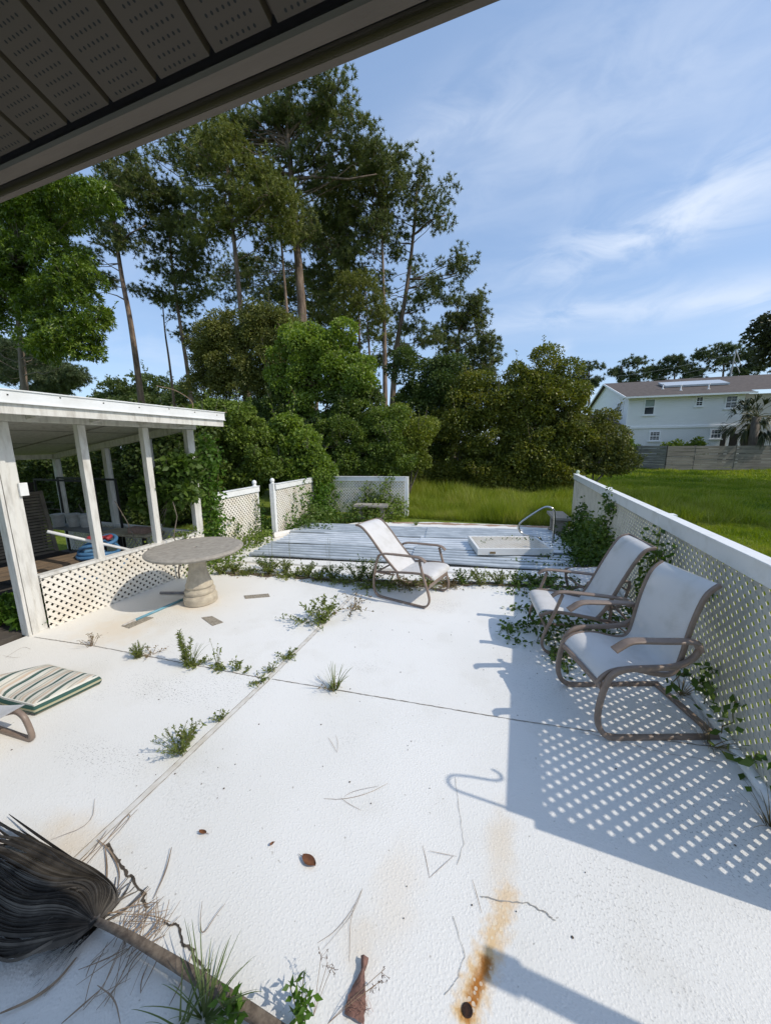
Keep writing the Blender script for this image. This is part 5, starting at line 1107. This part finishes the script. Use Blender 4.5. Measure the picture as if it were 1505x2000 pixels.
Fc = [(i*K+k, i*K+(k+1)%K, (i+1)*K+(k+1)%K, (i+1)*K+k) for i in range(len(P)-1) for k in range(K)] + [tuple(range(K))[::-1], tuple((len(P)-1)*K+k for k in range(K))]
m.add(V, Fc); m.build('stalk', simple('palm_stalk_brown', (.21,.165,.12), (.085,.062,.045), 30, .8, bump=.3), fr)
def strand(mb, pts, w): 
    P = smoothpath(pts, 2); V = []
    for i, p in enumerate(P):
        t_ = (P[min(i+1,len(P)-1)] - P[max(i-1,0)]).normalized(); sd = Vector((-t_.y, t_.x, .25)); f = i/(len(P)-1); ww = w*(1-.6*abs(2*f-1)); V += [tuple(p - sd*ww), tuple(p + sd*ww)]
    mb.add(V, [(2*i, 2*i+1, 2*i+3, 2*i+2) for i in range(len(P)-1)])
q3 = lambda *pp, z=.012: [tuple(G(x, y, z + random.uniform(-.004,.006))) for x, y in pp]
fb = MB()
for k in range(40):
    x, y = random.gauss(275,26), random.gauss(1800,26); a = random.gauss(-1.0,.45); l = random.uniform(40,120); strand(fb, q3((x-l*math.cos(a)*.5,y-l*math.sin(a)*.5),(x+random.uniform(-8,8),y+random.uniform(-8,8)),(x+l*math.cos(a)*.5,y+l*math.sin(a)*.5), z=.02+random.random()*.025), random.uniform(.001,.0028))
for k in range(22):
    x, y = random.gauss(230,40), random.gauss(1890,25); a = random.gauss(-.95,.25); l = random.uniform(60,150); strand(fb, q3((x-l*math.cos(a)*.5,y-l*math.sin(a)*.5),(x+random.uniform(-8,8),y+random.uniform(-8,8)),(x+l*math.cos(a)*.5,y+l*math.sin(a)*.5), z=.012+random.random()*.012), random.uniform(.001,.0025))
tag(fb.build('palm_fibres', M_FIBRE), 'heap of tan torn palm fibres around the frond stalk', 'fibres', kind='stuff')
fb = MB()
for pts, w in ((((335,1655),(325,1700),(300,1755)),.004),(((395,1760),(390,1800),(395,1830),(420,1790),(440,1765)),.0018),(((150,1690),(200,1650),(250,1600),(270,1580)),.002),(((140,1720),(190,1665),(245,1595),(255,1590),(250,1605),(200,1660)),.0025),(((100,1640),(180,1610),(185,1560)),.0014),(((190,1640),(215,1660),(235,1700),(230,1740)),.0035),(((205,1650),(210,1700),(205,1760)),.004),(((0,1980),(60,1955),(110,1920),(150,1870)),.006),(((120,2000),(160,1965),(200,1930)),.003),(((190,1925),(225,1950),(235,2000)),.0025),(((0,1660),(20,1640),(50,1635)),.0016),(((130,1700),(170,1680),(210,1620)),.0022)):
    strand(fb, q3(*pts), w)
tag(fb.build('palm_strips', M_FIBRE), 'loose curled palm strips along the lower part of the joint', 'strips', kind='stuff')
# small litter
def litter(name, label, cat, polys, mat, group=None):
    m = MB()
    for pts, w, z in polys: strand(m, q3(*pts, z=z), w)
    return tag(m.build(name, mat), label, cat, group)
NEED = [(((708,1735),(690,1775),(655,1820),(620,1842)),'three long pine needles in a fork, middle of the foreground',[((708,1735),(692,1780),(665,1815),(630,1855)),((705,1740),(684,1790),(683,1840),(682,1880))]),(((632,1560),(670,1562),(720,1550),(757,1530)),'brown pine needle cluster near the centre of the slab',[((665,1558),(680,1570),(705,1583)),((672,1556),(690,1545),(740,1535))]),(((825,1652),(832,1680),(838,1715)),'crossed twig and needles left of the rust stain',[((838,1662),(865,1668),(892,1673)),((838,1715),(860,1695),(885,1672))]),(((922,1718),(930,1745),(940,1784)),'single short needle left of the rust stain',[]),(((640,1440),(650,1455),(658,1470)),'small forked needle on the open slab',[((655,1435),(660,1450),(658,1470))]),(((20,1640),(35,1635),(48,1635)),'small needles above the palm frond',[((0,1662),(20,1655),(45,1650))]),(((10,1285),(45,1262),(60,1268)),'thin dark twig by the left edge of the slab',[((5,1280),(28,1285),(40,1283))])]
for main, lab, more in NEED: litter('pine_needle', lab, 'pine needle', [(main,.0012,.005)] + [(q,.0010,.005) for q in more], M_DEADST, 'needles and twigs on the slab')
M_DLEAF = simple('dead_leaf_brown', (.22,.09,.035), (.12,.045,.02), 30, .6)
def dead_leaf(label, px, py, L, W, rz, curl=.4):
    m = MB(); n, k = 9, 5; A = np.zeros((n, k, 3))
    for i in range(n):
        for j in range(k):
            s = i/(n-1); v = (j/(k-1)-.5)*2; w = W*math.sin(PI*min(1, .06+s*.9))**.8/2; A[i, j] = (L*(s-.5), v*w, .004 + curl*W*v*v*.6 + .3*L*curl*(s-.5)**2)
    m.grid(A); m.tube([(L*.5,0,.006),(L*.62,.003,.008),(L*.78,.0,.005)], .0012, 5)
    o = m.build('dead_leaf', M_DLEAF, smooth=True); o.location = G(px, py, .002); o.rotation_euler = (0,0,rz); tag(o, label, 'leaf', 'dead leaves on the slab')
dead_leaf('largest curled brown leaf in the centre foreground', 603, 1684, .085, .045, R(170)); dead_leaf('small brown curled leaf left of the largest leaf', 396, 1629, .045, .02, R(10), 1.0); dead_leaf('tiny dark leaf between the two brown leaves', 531, 1651, .022, .014, R(60), 1.0)
dead_leaf('reddish leaf scrap under the big sprawling weed', 652, 1200, .06, .04, R(30), .6)
m = MB(); A = np.zeros((14, 6, 3)); P0, P1 = G(690,1990,.015), G(712,1868,.03)
for i in range(14):
    for j in range(6):
        s = i/13; v = j/5-.5; c = P0.lerp(P1, s); w = (.075 if s < .25 else .075*max(.2,1-1.5*(s-.25))) if s < .8 else .024 + .05*(s-.8); A[i, j] = (c.x + v*w + random.uniform(-.003,.003), c.y + random.uniform(-.003,.003) + (.012*abs(v) if s > .9 else 0), c.z*(1-4*v*v*.6) + .004)
m.grid(A); tag(m.build('palm_boot', simple('reddish_palm_bark', (.25,.13,.10), (.12,.07,.055), 40, .85, bump=.5), smooth=True), 'torn reddish palm bark piece standing up at the bottom edge', 'bark')
m = MB()
for i in range(70):
    a = random.uniform(0,2*PI); c = G(random.gauss(700,12), random.gauss(1972,6), .01); m.tube([tuple(c), tuple(c + Vector((.022*math.cos(a), .022*math.sin(a), random.uniform(.005,.03))))], .0006, 3)
tag(m.build('bark_fibres', simple('pinkish_fibre', (.36,.20,.15), rough=.9)), 'fuzzy pinkish fibres on the torn palm bark', 'fibres', kind='stuff')
m = MB()
for i in range(70):
    x, y = random.uniform(-3.2,1.3), random.uniform(1.0,4.2); r = random.choice([.003,.003,.004,.006]); m.lathe([(r*.5,.0),(r,.002),(r*.6,.004)], (x, y, .001), 6)
tag(m.build('grit', simple('dark_grit', (.10,.075,.055), rough=.9)), 'scattered dark specks of grit on the white slab', 'grit', kind='stuff')

# ------------------------------------------------------------------ lawn grass
def blades(name, label, boxes, mat):
    m = MB()
    for (x0, x1, y0, y1, n, h, w, fn) in boxes:
        x = RNG.uniform(x0, x1, n); y = RNG.uniform(y0, y1, n)
        if fn: k = fn(x, y); x, y = x[k], y[k]
        n = len(x); a = RNG.uniform(0, 2*PI, n); hh = h*RNG.uniform(.45,1.2,n)*(1+.3*np.sin(x*.9+y*.7)); lean = RNG.normal(size=(n,2))*.38; hh = hh*(.6 + .8*np.abs(np.sin(x*1.7+1.3*np.sin(y*1.1))*np.cos(y*1.9+np.sin(x*2.3))))
        s = np.stack([np.cos(a), np.sin(a), np.zeros(n)], 1)*w/2; b = np.stack([x, y, np.full(n,-.05)], 1); tip = b + np.stack([lean[:,0]*hh, lean[:,1]*hh, hh], 1)
        m.add(np.stack([b-s, b+s, tip], 1).reshape(-1,3), np.arange(3*n).reshape(-1,3))
    return tag(m.build(name, mat), label, 'grass', kind='stuff')
back = lambda x, y: (y > 9.9 + .0*x) & ~((x < -2.9) & (y < 10.3)) & ~((x > 1.4) & (x < 1.7) & (y < 10.8))
blades('tall_grass', 'tall unmown yellow green grass between the slab and the bushes', [(-4,1.5,9.9,11.5,26000,.36,.012,back),(-4.5,6,11.5,17,42000,.40,.02,back),(-8,1,14,18,9000,.40,.03,None)], L_GRASS)
L_LAWN = leafmat('lawn_blade', [(.115,.18,.015),(.19,.26,.022),(.29,.34,.042),(.40,.37,.11)], .4, .5, .3, .55, .5)
blades('lawn_grass', 'mown green lawn beyond the right hand fence', [(1.72,4.5,2.5,8,46000,.09,.007,None),(1.75,7,8,14,52000,.12,.014,None),(2,13,14,24,52000,.13,.03,None),(4,24,24,37,42000,.14,.06,None)], L_LAWN)
# ------------------------------------------------------------------ neighbour's fence, house, palm
M_FENCE = simple('grey_fence_board', (.30,.28,.24), (.14,.125,.11), 1.6, .9, bump=.3, bs=14, stretch=(.35,1,5), lo=.3, hi=.7)
nf = thing('wooden_fence', 'weathered grey horizontal board fence in front of the white house', 'fence', (10.83, 33.6, 0))
def board_panel(a, b, h=1.88):
    m = MB(); a, b = Vector(a), Vector(b)
    for i in range(9):
        z = .10 + i*(h-.05)/9; j1, j2 = random.gauss(0,.012), random.gauss(0,.012); off = random.uniform(0,.02); t = (b-a).normalized(); nn = Vector((t.y,-t.x,0))*off
        m.beam(tuple(a+nn+Vector((0,0,z+j1))), tuple(b+nn+Vector((0,0,z+j2))), .025, .19)
    m.build('board_panel', M_FENCE, nf)
    m = MB(); m.box((a.x, a.y+.06, h/2), (.10,.10,h)); m.build('post', M_FENCE, nf)
xs = [0, 1.9, 4.6, 7.4, 10.2, 13.0]; sl_ = 1.6/7.14
for a, b in zip(xs[:-1], xs[1:]): board_panel((a+.02, a*sl_, 0), (b-.02, b*sl_, 0))
xs = [(0,0),(-1.2,1.8),(-2.4,3.6),(-4.0,6.0)]
for a, b in zip(xs[:-1], xs[1:]): board_panel((a[0], a[1], 0), (b[0], b[1], 0), 1.9)

HY = 38.0; HX0, HX1 = 8.95, 17.15
def siding():
    k = NT('white_clapboard'); o = k.obj(); sx = k.n('ShaderNodeSeparateXYZ'); k.lk(o, sx.inputs[0])
    fz = k.math('FRACT', k.math('DIVIDE', sx.outputs[2], .145)); sh = k.ss(fz, .10, .0)
    c = k.mix(k.math('MULTIPLY', sh, .18), (.92,.92,.91), (.62,.62,.63)); k.pbr(c, .5, normal=k.bump(fz, .6, .02)); return k.m
def brickm():
    k = NT('white_painted_brick'); o = k.obj(); b = k.n('ShaderNodeTexBrick'); mp = k.mapping(o, (1,1,1), (R(90),0,0)); k.lk(mp, b.inputs[0])
    b.inputs['Color1'].default_value = (.9,.9,.88,1); b.inputs['Color2'].default_value = (.85,.85,.83,1); b.inputs['Mortar'].default_value = (.64,.64,.62,1); b.inputs['Scale'].default_value = 1; b.inputs['Brick Width'].default_value = .25; b.inputs['Row Height'].default_value = .085; b.inputs['Mortar Size'].default_value = .012
    k.pbr(b.outputs['Color'], .7, normal=k.bump(b.outputs['Fac'], -.3, .01)); return k.m
M_SIDE, M_BRICKW = siding(), brickm()
M_SHING = simple('brown_shingle', (.125,.10,.086), (.075,.06,.052), 3.5, .95, bump=.4, bs=12, lo=.3, hi=.7)
M_TRIM = simple('white_trim', (.93,.93,.92), rough=.5)
M_GLASS = simple('dark_window_glass', (.035,.045,.055), (.05,.06,.07), 1.5, .08, spec=.6)
ho = thing('white_house', 'white two storey house with brown shingle roof behind the board fence', 'house', (HX0, HY, 0))
h = lambda x, y, z: (x-HX0, y-HY, z)
EZ, SZ, RY_, RZ_, BY = 6.13, 3.42, 45.6, 8.35, 53.2
m = MB(); m.box(h((HX0+HX1)/2, HY+4, (EZ+SZ)/2), (HX1-HX0, 8, EZ-SZ)); m.build('upper_wall', M_SIDE, ho)
m = MB(); m.add([h(HX0-.01,HY,SZ),h(HX0-.01,BY,SZ),h(HX0-.01,BY,EZ),h(HX0-.01,RY_,RZ_-.1),h(HX0-.01,HY,EZ)], [(0,1,2,3,4)[::-1]]); m.build('gable_wall', M_SIDE, ho)
m = MB(); m.box(h((HX0+15.95)/2, HY+4, SZ/2), (15.95-HX0, 7.98, SZ-.01)); m.build('lower_wall', M_BRICKW, ho)
m = MB(); m.box(h((HX0+HX1)/2, HY-.02, SZ), (HX1-HX0+.06, .09, .18)); m.build('storey_band', M_TRIM, ho)
m = MB(); m.box(h(19.5, HY+6.2, EZ/2), (7, 8, EZ)); m.build('rear_wing', simple('pale_stucco', (.62,.58,.54), rough=.8), ho)
m = MB()
sl2 = (RZ_-EZ)/(RY_-HY)
A = [(HX0-.35,HY-.45,EZ-.45*sl2+.02),(HX1+.5,HY-.45,EZ-.45*sl2+.02),(HX1+.5,RY_,RZ_),(HX0-.35,RY_,RZ_),(HX0-.35,BY+.4,EZ-.1),(HX1+.5,BY+.4,EZ-.1)]
m.add([h(*p) for p in A] + [h(p[0],p[1],p[2]-.1) for p in A], [(0,1,2,3),(3,2,5,4),(6,9,8,7),(9,10,11,8),(0,6,7,1),(0,3,9,6),(3,4,10,9),(1,7,8,2),(2,8,11,5),(4,5,11,10)])
A = [(HX1-1.2,HY+1.2,EZ+.22),(26,HY+1.2,EZ+.22),(26,RY_+.3,RZ_+.12),(HX1-3,RY_+.3,RZ_+.12)]
m.add([h(*p) for p in A], [(0,1,2,3)]); m.build('roof', M_SHING, ho)
m = MB(); m.box(h((HX0+HX1)/2+.08, HY-.47, EZ-.17), (HX1-HX0+.9, .10, .14)); 
m.beam(h(HX0-.36,HY-.42,EZ-.17), h(HX0-.36,RY_,RZ_-.08), .06, .16); m.beam(h(HX0-.36,RY_,RZ_-.08), h(HX0-.36,BY+.4,EZ-.18), .06, .16)
m.box(h((HX0+HX1)/2, HY-.22, EZ-.16), (HX1-HX0+.8, .42, .02)); m.build('eave_trim', M_TRIM, ho)
m = MB(); m.box(h(HX0+.03, HY-.05, (EZ+SZ)/2-.05), (.10,.08,EZ-SZ-.1)); m.box(h(HX0-.14, HY-.05, SZ+.05), (.3,.08,.09)); m.build('downspout', M_TRIM, ho)
m = MB(); m.box(h(HX0-.3, HY-.5, 3.3), (.1,.1,.1)); 
def window(x0, x1, z0, z1, nx, nz, blind=False, wallx=None):
    fr_ = MB(); W, Hh_ = x1-x0, z1-z0
    if wallx is None:
        B = lambda x, z, sx, sz, d, t: fr_.box(h(x, HY-d, z), (sx, t, sz))
    else:
        B = lambda y, z, sy, sz, d, t: fr_.box(h(wallx-d, y, z), (t, sy, sz))
    xm, zm = (x0+x1)/2, (z0+z1)/2
    for z in (z0, z1): B(xm, z, W+.12, .09, .02, .07)
    for x in (x0, x1): B(x, zm, .09, Hh_-.09, .02, .07)
    B(xm, zm, W-.09, .07, .02, .05)
    for i in range(1, nx): B(x0+W*i/nx, zm, .022, Hh_-.1, .012, .03)
    for i in range(1, nz):
        if abs(z0+Hh_*i/nz-zm) > .03: B(xm, z0+Hh_*i/nz, W-.1, .022, .010, .03)
    B(xm, z0-.09, W+.25, .07, .04, .12)
    f = fr_.build('window', M_TRIM, ho)
    fr_ = MB(); B(xm, zm, W-.05, Hh_-.05, .002, .006); fr_.build('pane', M_GLASS, f)
    if blind: fr_ = MB(); B(xm, zm+Hh_*.25, W-.12, Hh_*.42, .0075, .004); fr_.build('blind', simple('pale_curtain', (.40,.46,.42), (.28,.34,.30), 9, .8, stretch=(4,1,.3)), f)
window(10.2,10.95,4.5,5.8,1,2,True); window(13.88,14.35,5.1,5.82,2,4); window(15.9,16.65,4.85,5.8,2,4); window(10.85,11.6,2.3,3.05,3,4); window(15.22,15.93,2.42,3.13,3,4)
p0, p1 = AX(1210,786,HX0), AX(1217,806,HX0); window(p1.y, p0.y, min(p1.z,4.55), p0.z-.1, 2, 4, False, HX0-.02)
p0, p1 = AX(1178,792,HX0), AX(1184,800,HX0); window(min(p0.y,p1.y), min(p0.y,p1.y)+.9, 4.7, 5.5, 2, 2, False, HX0-.02)
# lean-to garage roof on the left
m = MB(); A = [(HX0-.03,HY-.4,3.32),(HX0-.03,HY+5.5,5.05),(HX0-8,HY+5.5,5.05),(HX0-8,HY-.4,3.32)]
m.add([h(*p) for p in A]+[h(p[0],p[1],p[2]-.12) for p in A], [(0,1,2,3)[::-1],(4,5,6,7),(0,3,7,4),(0,4,5,1),(2,1,5,6),(3,2,6,7)]); m.build('garage_roof', M_SHING, ho)
m = MB(); m.box(h(HX0-4, HY+2.8, 1.62), (7.9, 5.4, 3.24)); m.build('garage_wall', simple('cream_wall', (.70,.66,.60), rough=.7), ho)
m = MB(); m.box(h(HX0-4, HY-.42, 3.24), (8, .08, .14)); m.build('garage_fascia', M_TRIM, ho)
m = MB(); m.box(h(HX0+.28, HY-.12, 2.72), (.14,.16,.26)); m.box(h(HX0+.28, HY-.06, 2.98), (.05,.10,.30)); m.build('wall_lantern', simple('red_lantern', (.20,.05,.05), (.08,.03,.03), 20, .6), ho)
m = MB(); m.box(h(17.6, HY+.6, 1.4), (3.2,.1,2.8)); m.build('dark_opening', simple('porch_dark', (.03,.028,.025), rough=.9), ho)  # dark slab paints the shade inside the recessed porch
for x in (16.55, 17.35, 18.2):
    m = MB(); m.box(h(x, HY+.25, 1.45), (.16,.16,2.9)); m.build('porch_post', M_TRIM, ho)
m = MB(); c0, c1 = (12.65, 41.2), (17.45, 41.2)
zr = lambda y: EZ + (y-HY)*sl2
m.add([h(12.65,41.1,zr(41.1)+.22),h(17.45,41.1,zr(41.1)+.22),h(17.45,42.9,zr(42.9)+.24),h(12.65,42.9,zr(42.9)+.24),h(12.65,41.1,zr(41.1)+.06),h(17.45,41.1,zr(41.1)+.06),h(17.45,42.9,zr(42.9)+.08),h(12.65,42.9,zr(42.9)+.08)], [(0,1,2,3),(7,6,5,4),(0,4,5,1),(1,5,6,2),(2,6,7,3),(3,7,4,0)]); m.build('roof_panel', simple('pale_panel', (.40,.43,.46), rough=.25), ho)
for x, y in ((12.3,40.6),(13.3,39.6),(15.3,39.6)):
    m = MB(); m.lathe([(.13,0),(.13,.05),(.05,.06),(.05,.42),(.09,.43),(.09,.48)], h(x, y, zr(y)-.02), 12); m.build('vent_pipe', M_TRIM, ho)
m = MB(); m.lathe([(.06,0),(.06,.35),(.16,.36),(.16,.5)], h(HX0-.9, HY+5.3, 4.95), 10); m.build('flue', M_DARKM, ho)
ho.rotation_euler.z = R(2.5)
# mast and wires
ms = thing('roof_mast', 'grey braced mast standing behind the roof of the white house', 'mast', (17.6, 46, 0))
tp = AY(1437,682,46); bs = AY(1424,742,46); o = Vector((17.6,46,0)); M_MAST = simple('grey_mast', (.36,.36,.34), rough=.6)
m = MB(); dv = (tp-bs); m.tube([tuple(bs - dv*2.6 - o), tuple(tp - o)], [.10,.06], 8); m.build('mast', M_MAST, ms)
for a, b in (((1437,684),(1446,712)),((1434,705),(1444,728))):
    m = MB(); m.tube([tuple(AY(*a,46)-o), tuple(AY(*b,46)-o)], .04, 6); m.build('brace', M_MAST, ms)
for (a, b), lab in (((( 1437,690),(1130,740)),'upper thin power line running left from the mast'),(((1437,705),(1130,758)),'middle thin power line running left from the mast'),(((1432,718),(1120,772)),'lower thin power line running left from the mast')):
    A_, B_ = AY(*a,46), AY(*b,60); m = MB(); m.tube([tuple(A_.lerp(B_, i/12) - Vector((0,0,.5*math.sin(PI*i/12)))) for i in range(13)], .016, 5); tag(m.build('power_line', M_MAST), lab, 'power line', 'power lines behind the house')
# cabbage palm
M_PALM = leafmat('palm_leaf', [(.022,.035,.015),(.05,.065,.025),(.11,.11,.045)], .15, .45)
pc = AY(1478,806,36); pt = thing('cabbage_palm', 'bushy fan palm in front of the right end of the white house', 'palm tree', (pc.x, 36, 0))
m = MB(); m.tube([(0,0,-.1),(.05,0,2),(0,0,pc.z-.3)], [.30,.24,.26], 12); m.build('trunk', M_BARKG, pt, smooth=True)
lm = MB(); st_ = MB()
for i in range(44):
    a = RNG.uniform(0,2*PI); el = RNG.uniform(-.9,1.25); d = np.array([math.cos(a)*math.cos(el), math.sin(a)*math.cos(el), math.sin(el)]); L_ = RNG.uniform(1.0,1.6); b = np.array([0,0,pc.z-.3]); e = b + d*L_; e[2] -= .25
    st_.tube([tuple(b), tuple((b+e)/2 + np.array([0,0,.15])), tuple(e)], [.03,.02,.015], 4)
    n = 26; rd = rdir(n)*.62 + d; rd /= np.linalg.norm(rd, axis=1, keepdims=True); ln = RNG.uniform(.6,1.05,n)
    # drooping strips in two pieces
    s = np.cross(rd, np.array([[0,0,1.0]])); s /= np.linalg.norm(s, axis=1, keepdims=True)+1e-6; w = .035
    p1_ = e + rd*ln.reshape(-1,1)*.6; p2_ = p1_ + rd*ln.reshape(-1,1)*.3 + np.array([[0,0,-.35]])*ln.reshape(-1,1)
    E_ = np.repeat(e.reshape(1,3), n, 0); V = np.stack([E_-s*w*.5, E_+s*w*.5, p1_+s*w, p1_-s*w], 1).reshape(-1,3); lm.add(V, np.arange(4*n).reshape(-1,4))
    V = np.stack([p1_-s*w, p1_+s*w, p2_], 1).reshape(-1,3); lm.add(V, np.arange(3*n).reshape(-1,3))
st_.build('leaf_stalks', M_STEM, pt); lm.build('crown', M_PALM, pt)
# garden plants peeking over the board fence
for px, py, lab in ((1305,872,'leafy garden plant peeking over the board fence under the house window'),(1323,866,'upright garden plant peeking over the board fence mid wall'),(1362,866,'reddish garden plant peeking over the board fence at the right'),(1224,868,'tall reddish shrub rising behind the dark fence corner')):
    broadleaf(lab, 36.5, [(px,py,7,9),(px+3,py+10,9,9)], L_MID, .22, .1, .8, name='garden_shrub', cat='shrub', group='garden plants behind the board fence', clump=.25, per=12, r0=.03, stems=1, twig=0, shoots=False)

# ------------------------------------------------------------------ light, sky, render settings
W = bpy.data.worlds.new('World'); S.world = W; W.use_nodes = True; nt = W.node_tree; nt.nodes.clear()
def wn(t, **kw):
    n = nt.nodes.new(t)
    for k, v in kw.items(): setattr(n, k, v)
    return n
out = wn('ShaderNodeOutputWorld'); bg = wn('ShaderNodeBackground'); sky = wn('ShaderNodeTexSky', sky_type='NISHITA')
sky.sun_disc = False; sky.sun_elevation = SUN_EL; sky.sun_rotation = R(90) - SUN_AZ; sky.air_density = 1.0; sky.dust_density = 1.2; sky.ozone_density = 1.6; sky.altitude = 0
tc_ = wn('ShaderNodeTexCoord'); sp = wn('ShaderNodeSeparateXYZ'); nt.links.new(tc_.outputs['Generated'], sp.inputs[0])
def wm(op, a, b=0.0):
    n = wn('ShaderNodeMath', operation=op)
    for s_, v in zip(n.inputs, (a, b)):
        if isinstance(v, bpy.types.NodeSocket): nt.links.new(v, s_)
        else: s_.default_value = v
    return n.outputs[0]
zz = wm('ADD', wm('MAXIMUM', sp.outputs[2], 0.0), .12)
cb = wn('ShaderNodeCombineXYZ'); nt.links.new(wm('DIVIDE', sp.outputs[0], zz), cb.inputs[0]); nt.links.new(wm('DIVIDE', sp.outputs[1], zz), cb.inputs[1])
mp = wn('ShaderNodeMapping'); nt.links.new(cb.outputs[0], mp.inputs[0]); mp.inputs['Rotation'].default_value = (0,0,R(-28)); mp.inputs['Scale'].default_value = (.42,1.15,1); mp.inputs['Location'].default_value = (2.3,.7,0)
nz = wn('ShaderNodeTexNoise'); nt.links.new(mp.outputs[0], nz.inputs[0]); nz.inputs['Scale'].default_value = 1.15; nz.inputs['Detail'].default_value = 7; nz.inputs['Roughness'].default_value = .55; nz.inputs['Distortion'].default_value = .5
mr = wn('ShaderNodeMapRange', interpolation_type='SMOOTHSTEP'); nt.links.new(nz.outputs['Fac'], mr.inputs[0]); mr.inputs[1].default_value = .44; mr.inputs[2].default_value = .80; mr.inputs[3].default_value = 0.0; mr.inputs[4].default_value = .5
def patch_(px, py, sx, sy, rot, amp):
    c = ray(px, py).normalized(); r_ = c.cross(Vector((0,0,1))).normalized(); u_ = r_.cross(c)
    r2, u2 = r_*math.cos(rot) + u_*math.sin(rot), u_*math.cos(rot) - r_*math.sin(rot); acc = []
    for v, s_ in ((r2, sx), (u2, sy)):
        d_ = wn('ShaderNodeVectorMath', operation='DOT_PRODUCT'); nt.links.new(tc_.outputs['Generated'], d_.inputs[0]); d_.inputs[1].default_value = v
        off = wm('DIVIDE', d_.outputs['Value'], s_); acc.append(wm('MULTIPLY', off, off))
    f_ = wn('ShaderNodeVectorMath', operation='DOT_PRODUCT'); nt.links.new(tc_.outputs['Generated'], f_.inputs[0]); f_.inputs[1].default_value = c
    e_ = wm('POWER', 2.718, wm('MULTIPLY', wm('ADD', acc[0], acc[1]), -1.0))
    return wm('MULTIPLY', wm('MULTIPLY', e_, wm('GREATER_THAN', f_.outputs['Value'], 0.0)), amp)
mr2 = wn('ShaderNodeMapRange', interpolation_type='SMOOTHSTEP'); nz2 = wn('ShaderNodeTexNoise'); mp2 = wn('ShaderNodeMapping'); nt.links.new(tc_.outputs['Generated'], mp2.inputs[0]); mp2.inputs['Scale'].default_value = (1.0,1.0,2.6)
nt.links.new(mp2.outputs[0], nz2.inputs[0]); nz2.inputs['Scale'].default_value = 6.5; nz2.inputs['Detail'].default_value = 8; nz2.inputs['Roughness'].default_value = .6; nz2.inputs['Distortion'].default_value = .7
nt.links.new(nz2.outputs['Fac'], mr2.inputs[0]); mr2.inputs[1].default_value = .30; mr2.inputs[2].default_value = .70
tot = None
for a_ in ((1400,385,.26,.055,.12,.48),(1250,450,.24,.05,.12,.4),(1120,610,.28,.030,.02,.48),(1380,590,.16,.024,.02,.45),(1475,605,.03,.022,0,.6),(1098,690,.02,.022,0,.5),(1080,210,.30,.10,.4,.22),(880,230,.12,.05,.5,.25),(310,690,.25,.05,0,.25),(1400,150,.3,.08,.3,.15)):
    q_ = patch_(*a_); tot = q_ if tot is None else wm('ADD', tot, q_)
fac = wm('MINIMUM', wm('ADD', wm('MULTIPLY', tot, mr2.outputs[0]), wm('MULTIPLY', mr.outputs[0], .45)), .9)
mx = wn('ShaderNodeMix', data_type='RGBA'); nt.links.new(fac, mx.inputs[0]); veil = wn('ShaderNodeMix', data_type='RGBA'); veil.inputs[0].default_value = .34; nt.links.new(sky.outputs[0], veil.inputs[6]); veil.inputs[7].default_value = (3.7,5.5,8.7,1)
nt.links.new(veil.outputs[2], mx.inputs[6]); mx.inputs[7].default_value = (5.6,6.2,7.2,1)
nt.links.new(mx.outputs[2], bg.inputs[0]); bg.inputs[1].default_value = .15; nt.links.new(bg.outputs[0], out.inputs[0])
sd_ = bpy.data.lights.new('sun', 'SUN'); sd_.energy = 2.95; sd_.angle = R(.53); sd_.color = (1.0,.93,.81)
so_ = bpy.data.objects.new('sun', sd_); COL.objects.link(so_)
sv = Vector((math.cos(SUN_EL)*math.cos(SUN_AZ), math.cos(SUN_EL)*math.sin(SUN_AZ), math.sin(SUN_EL)))
so_.rotation_euler = sv.to_track_quat('Z', 'Y').to_euler(); so_.location = (8, 0, 12)
S.view_settings.view_transform = 'Standard'; S.view_settings.look = 'None'; S.view_settings.exposure = 0.0; S.view_settings.gamma = 1.0
S.render.engine = 'CYCLES'; S.cycles.max_bounces = 8; S.cycles.transparent_max_bounces = 12; S.cycles.diffuse_bounces = 4
S.render.resolution_x, S.render.resolution_y = 770, 1024
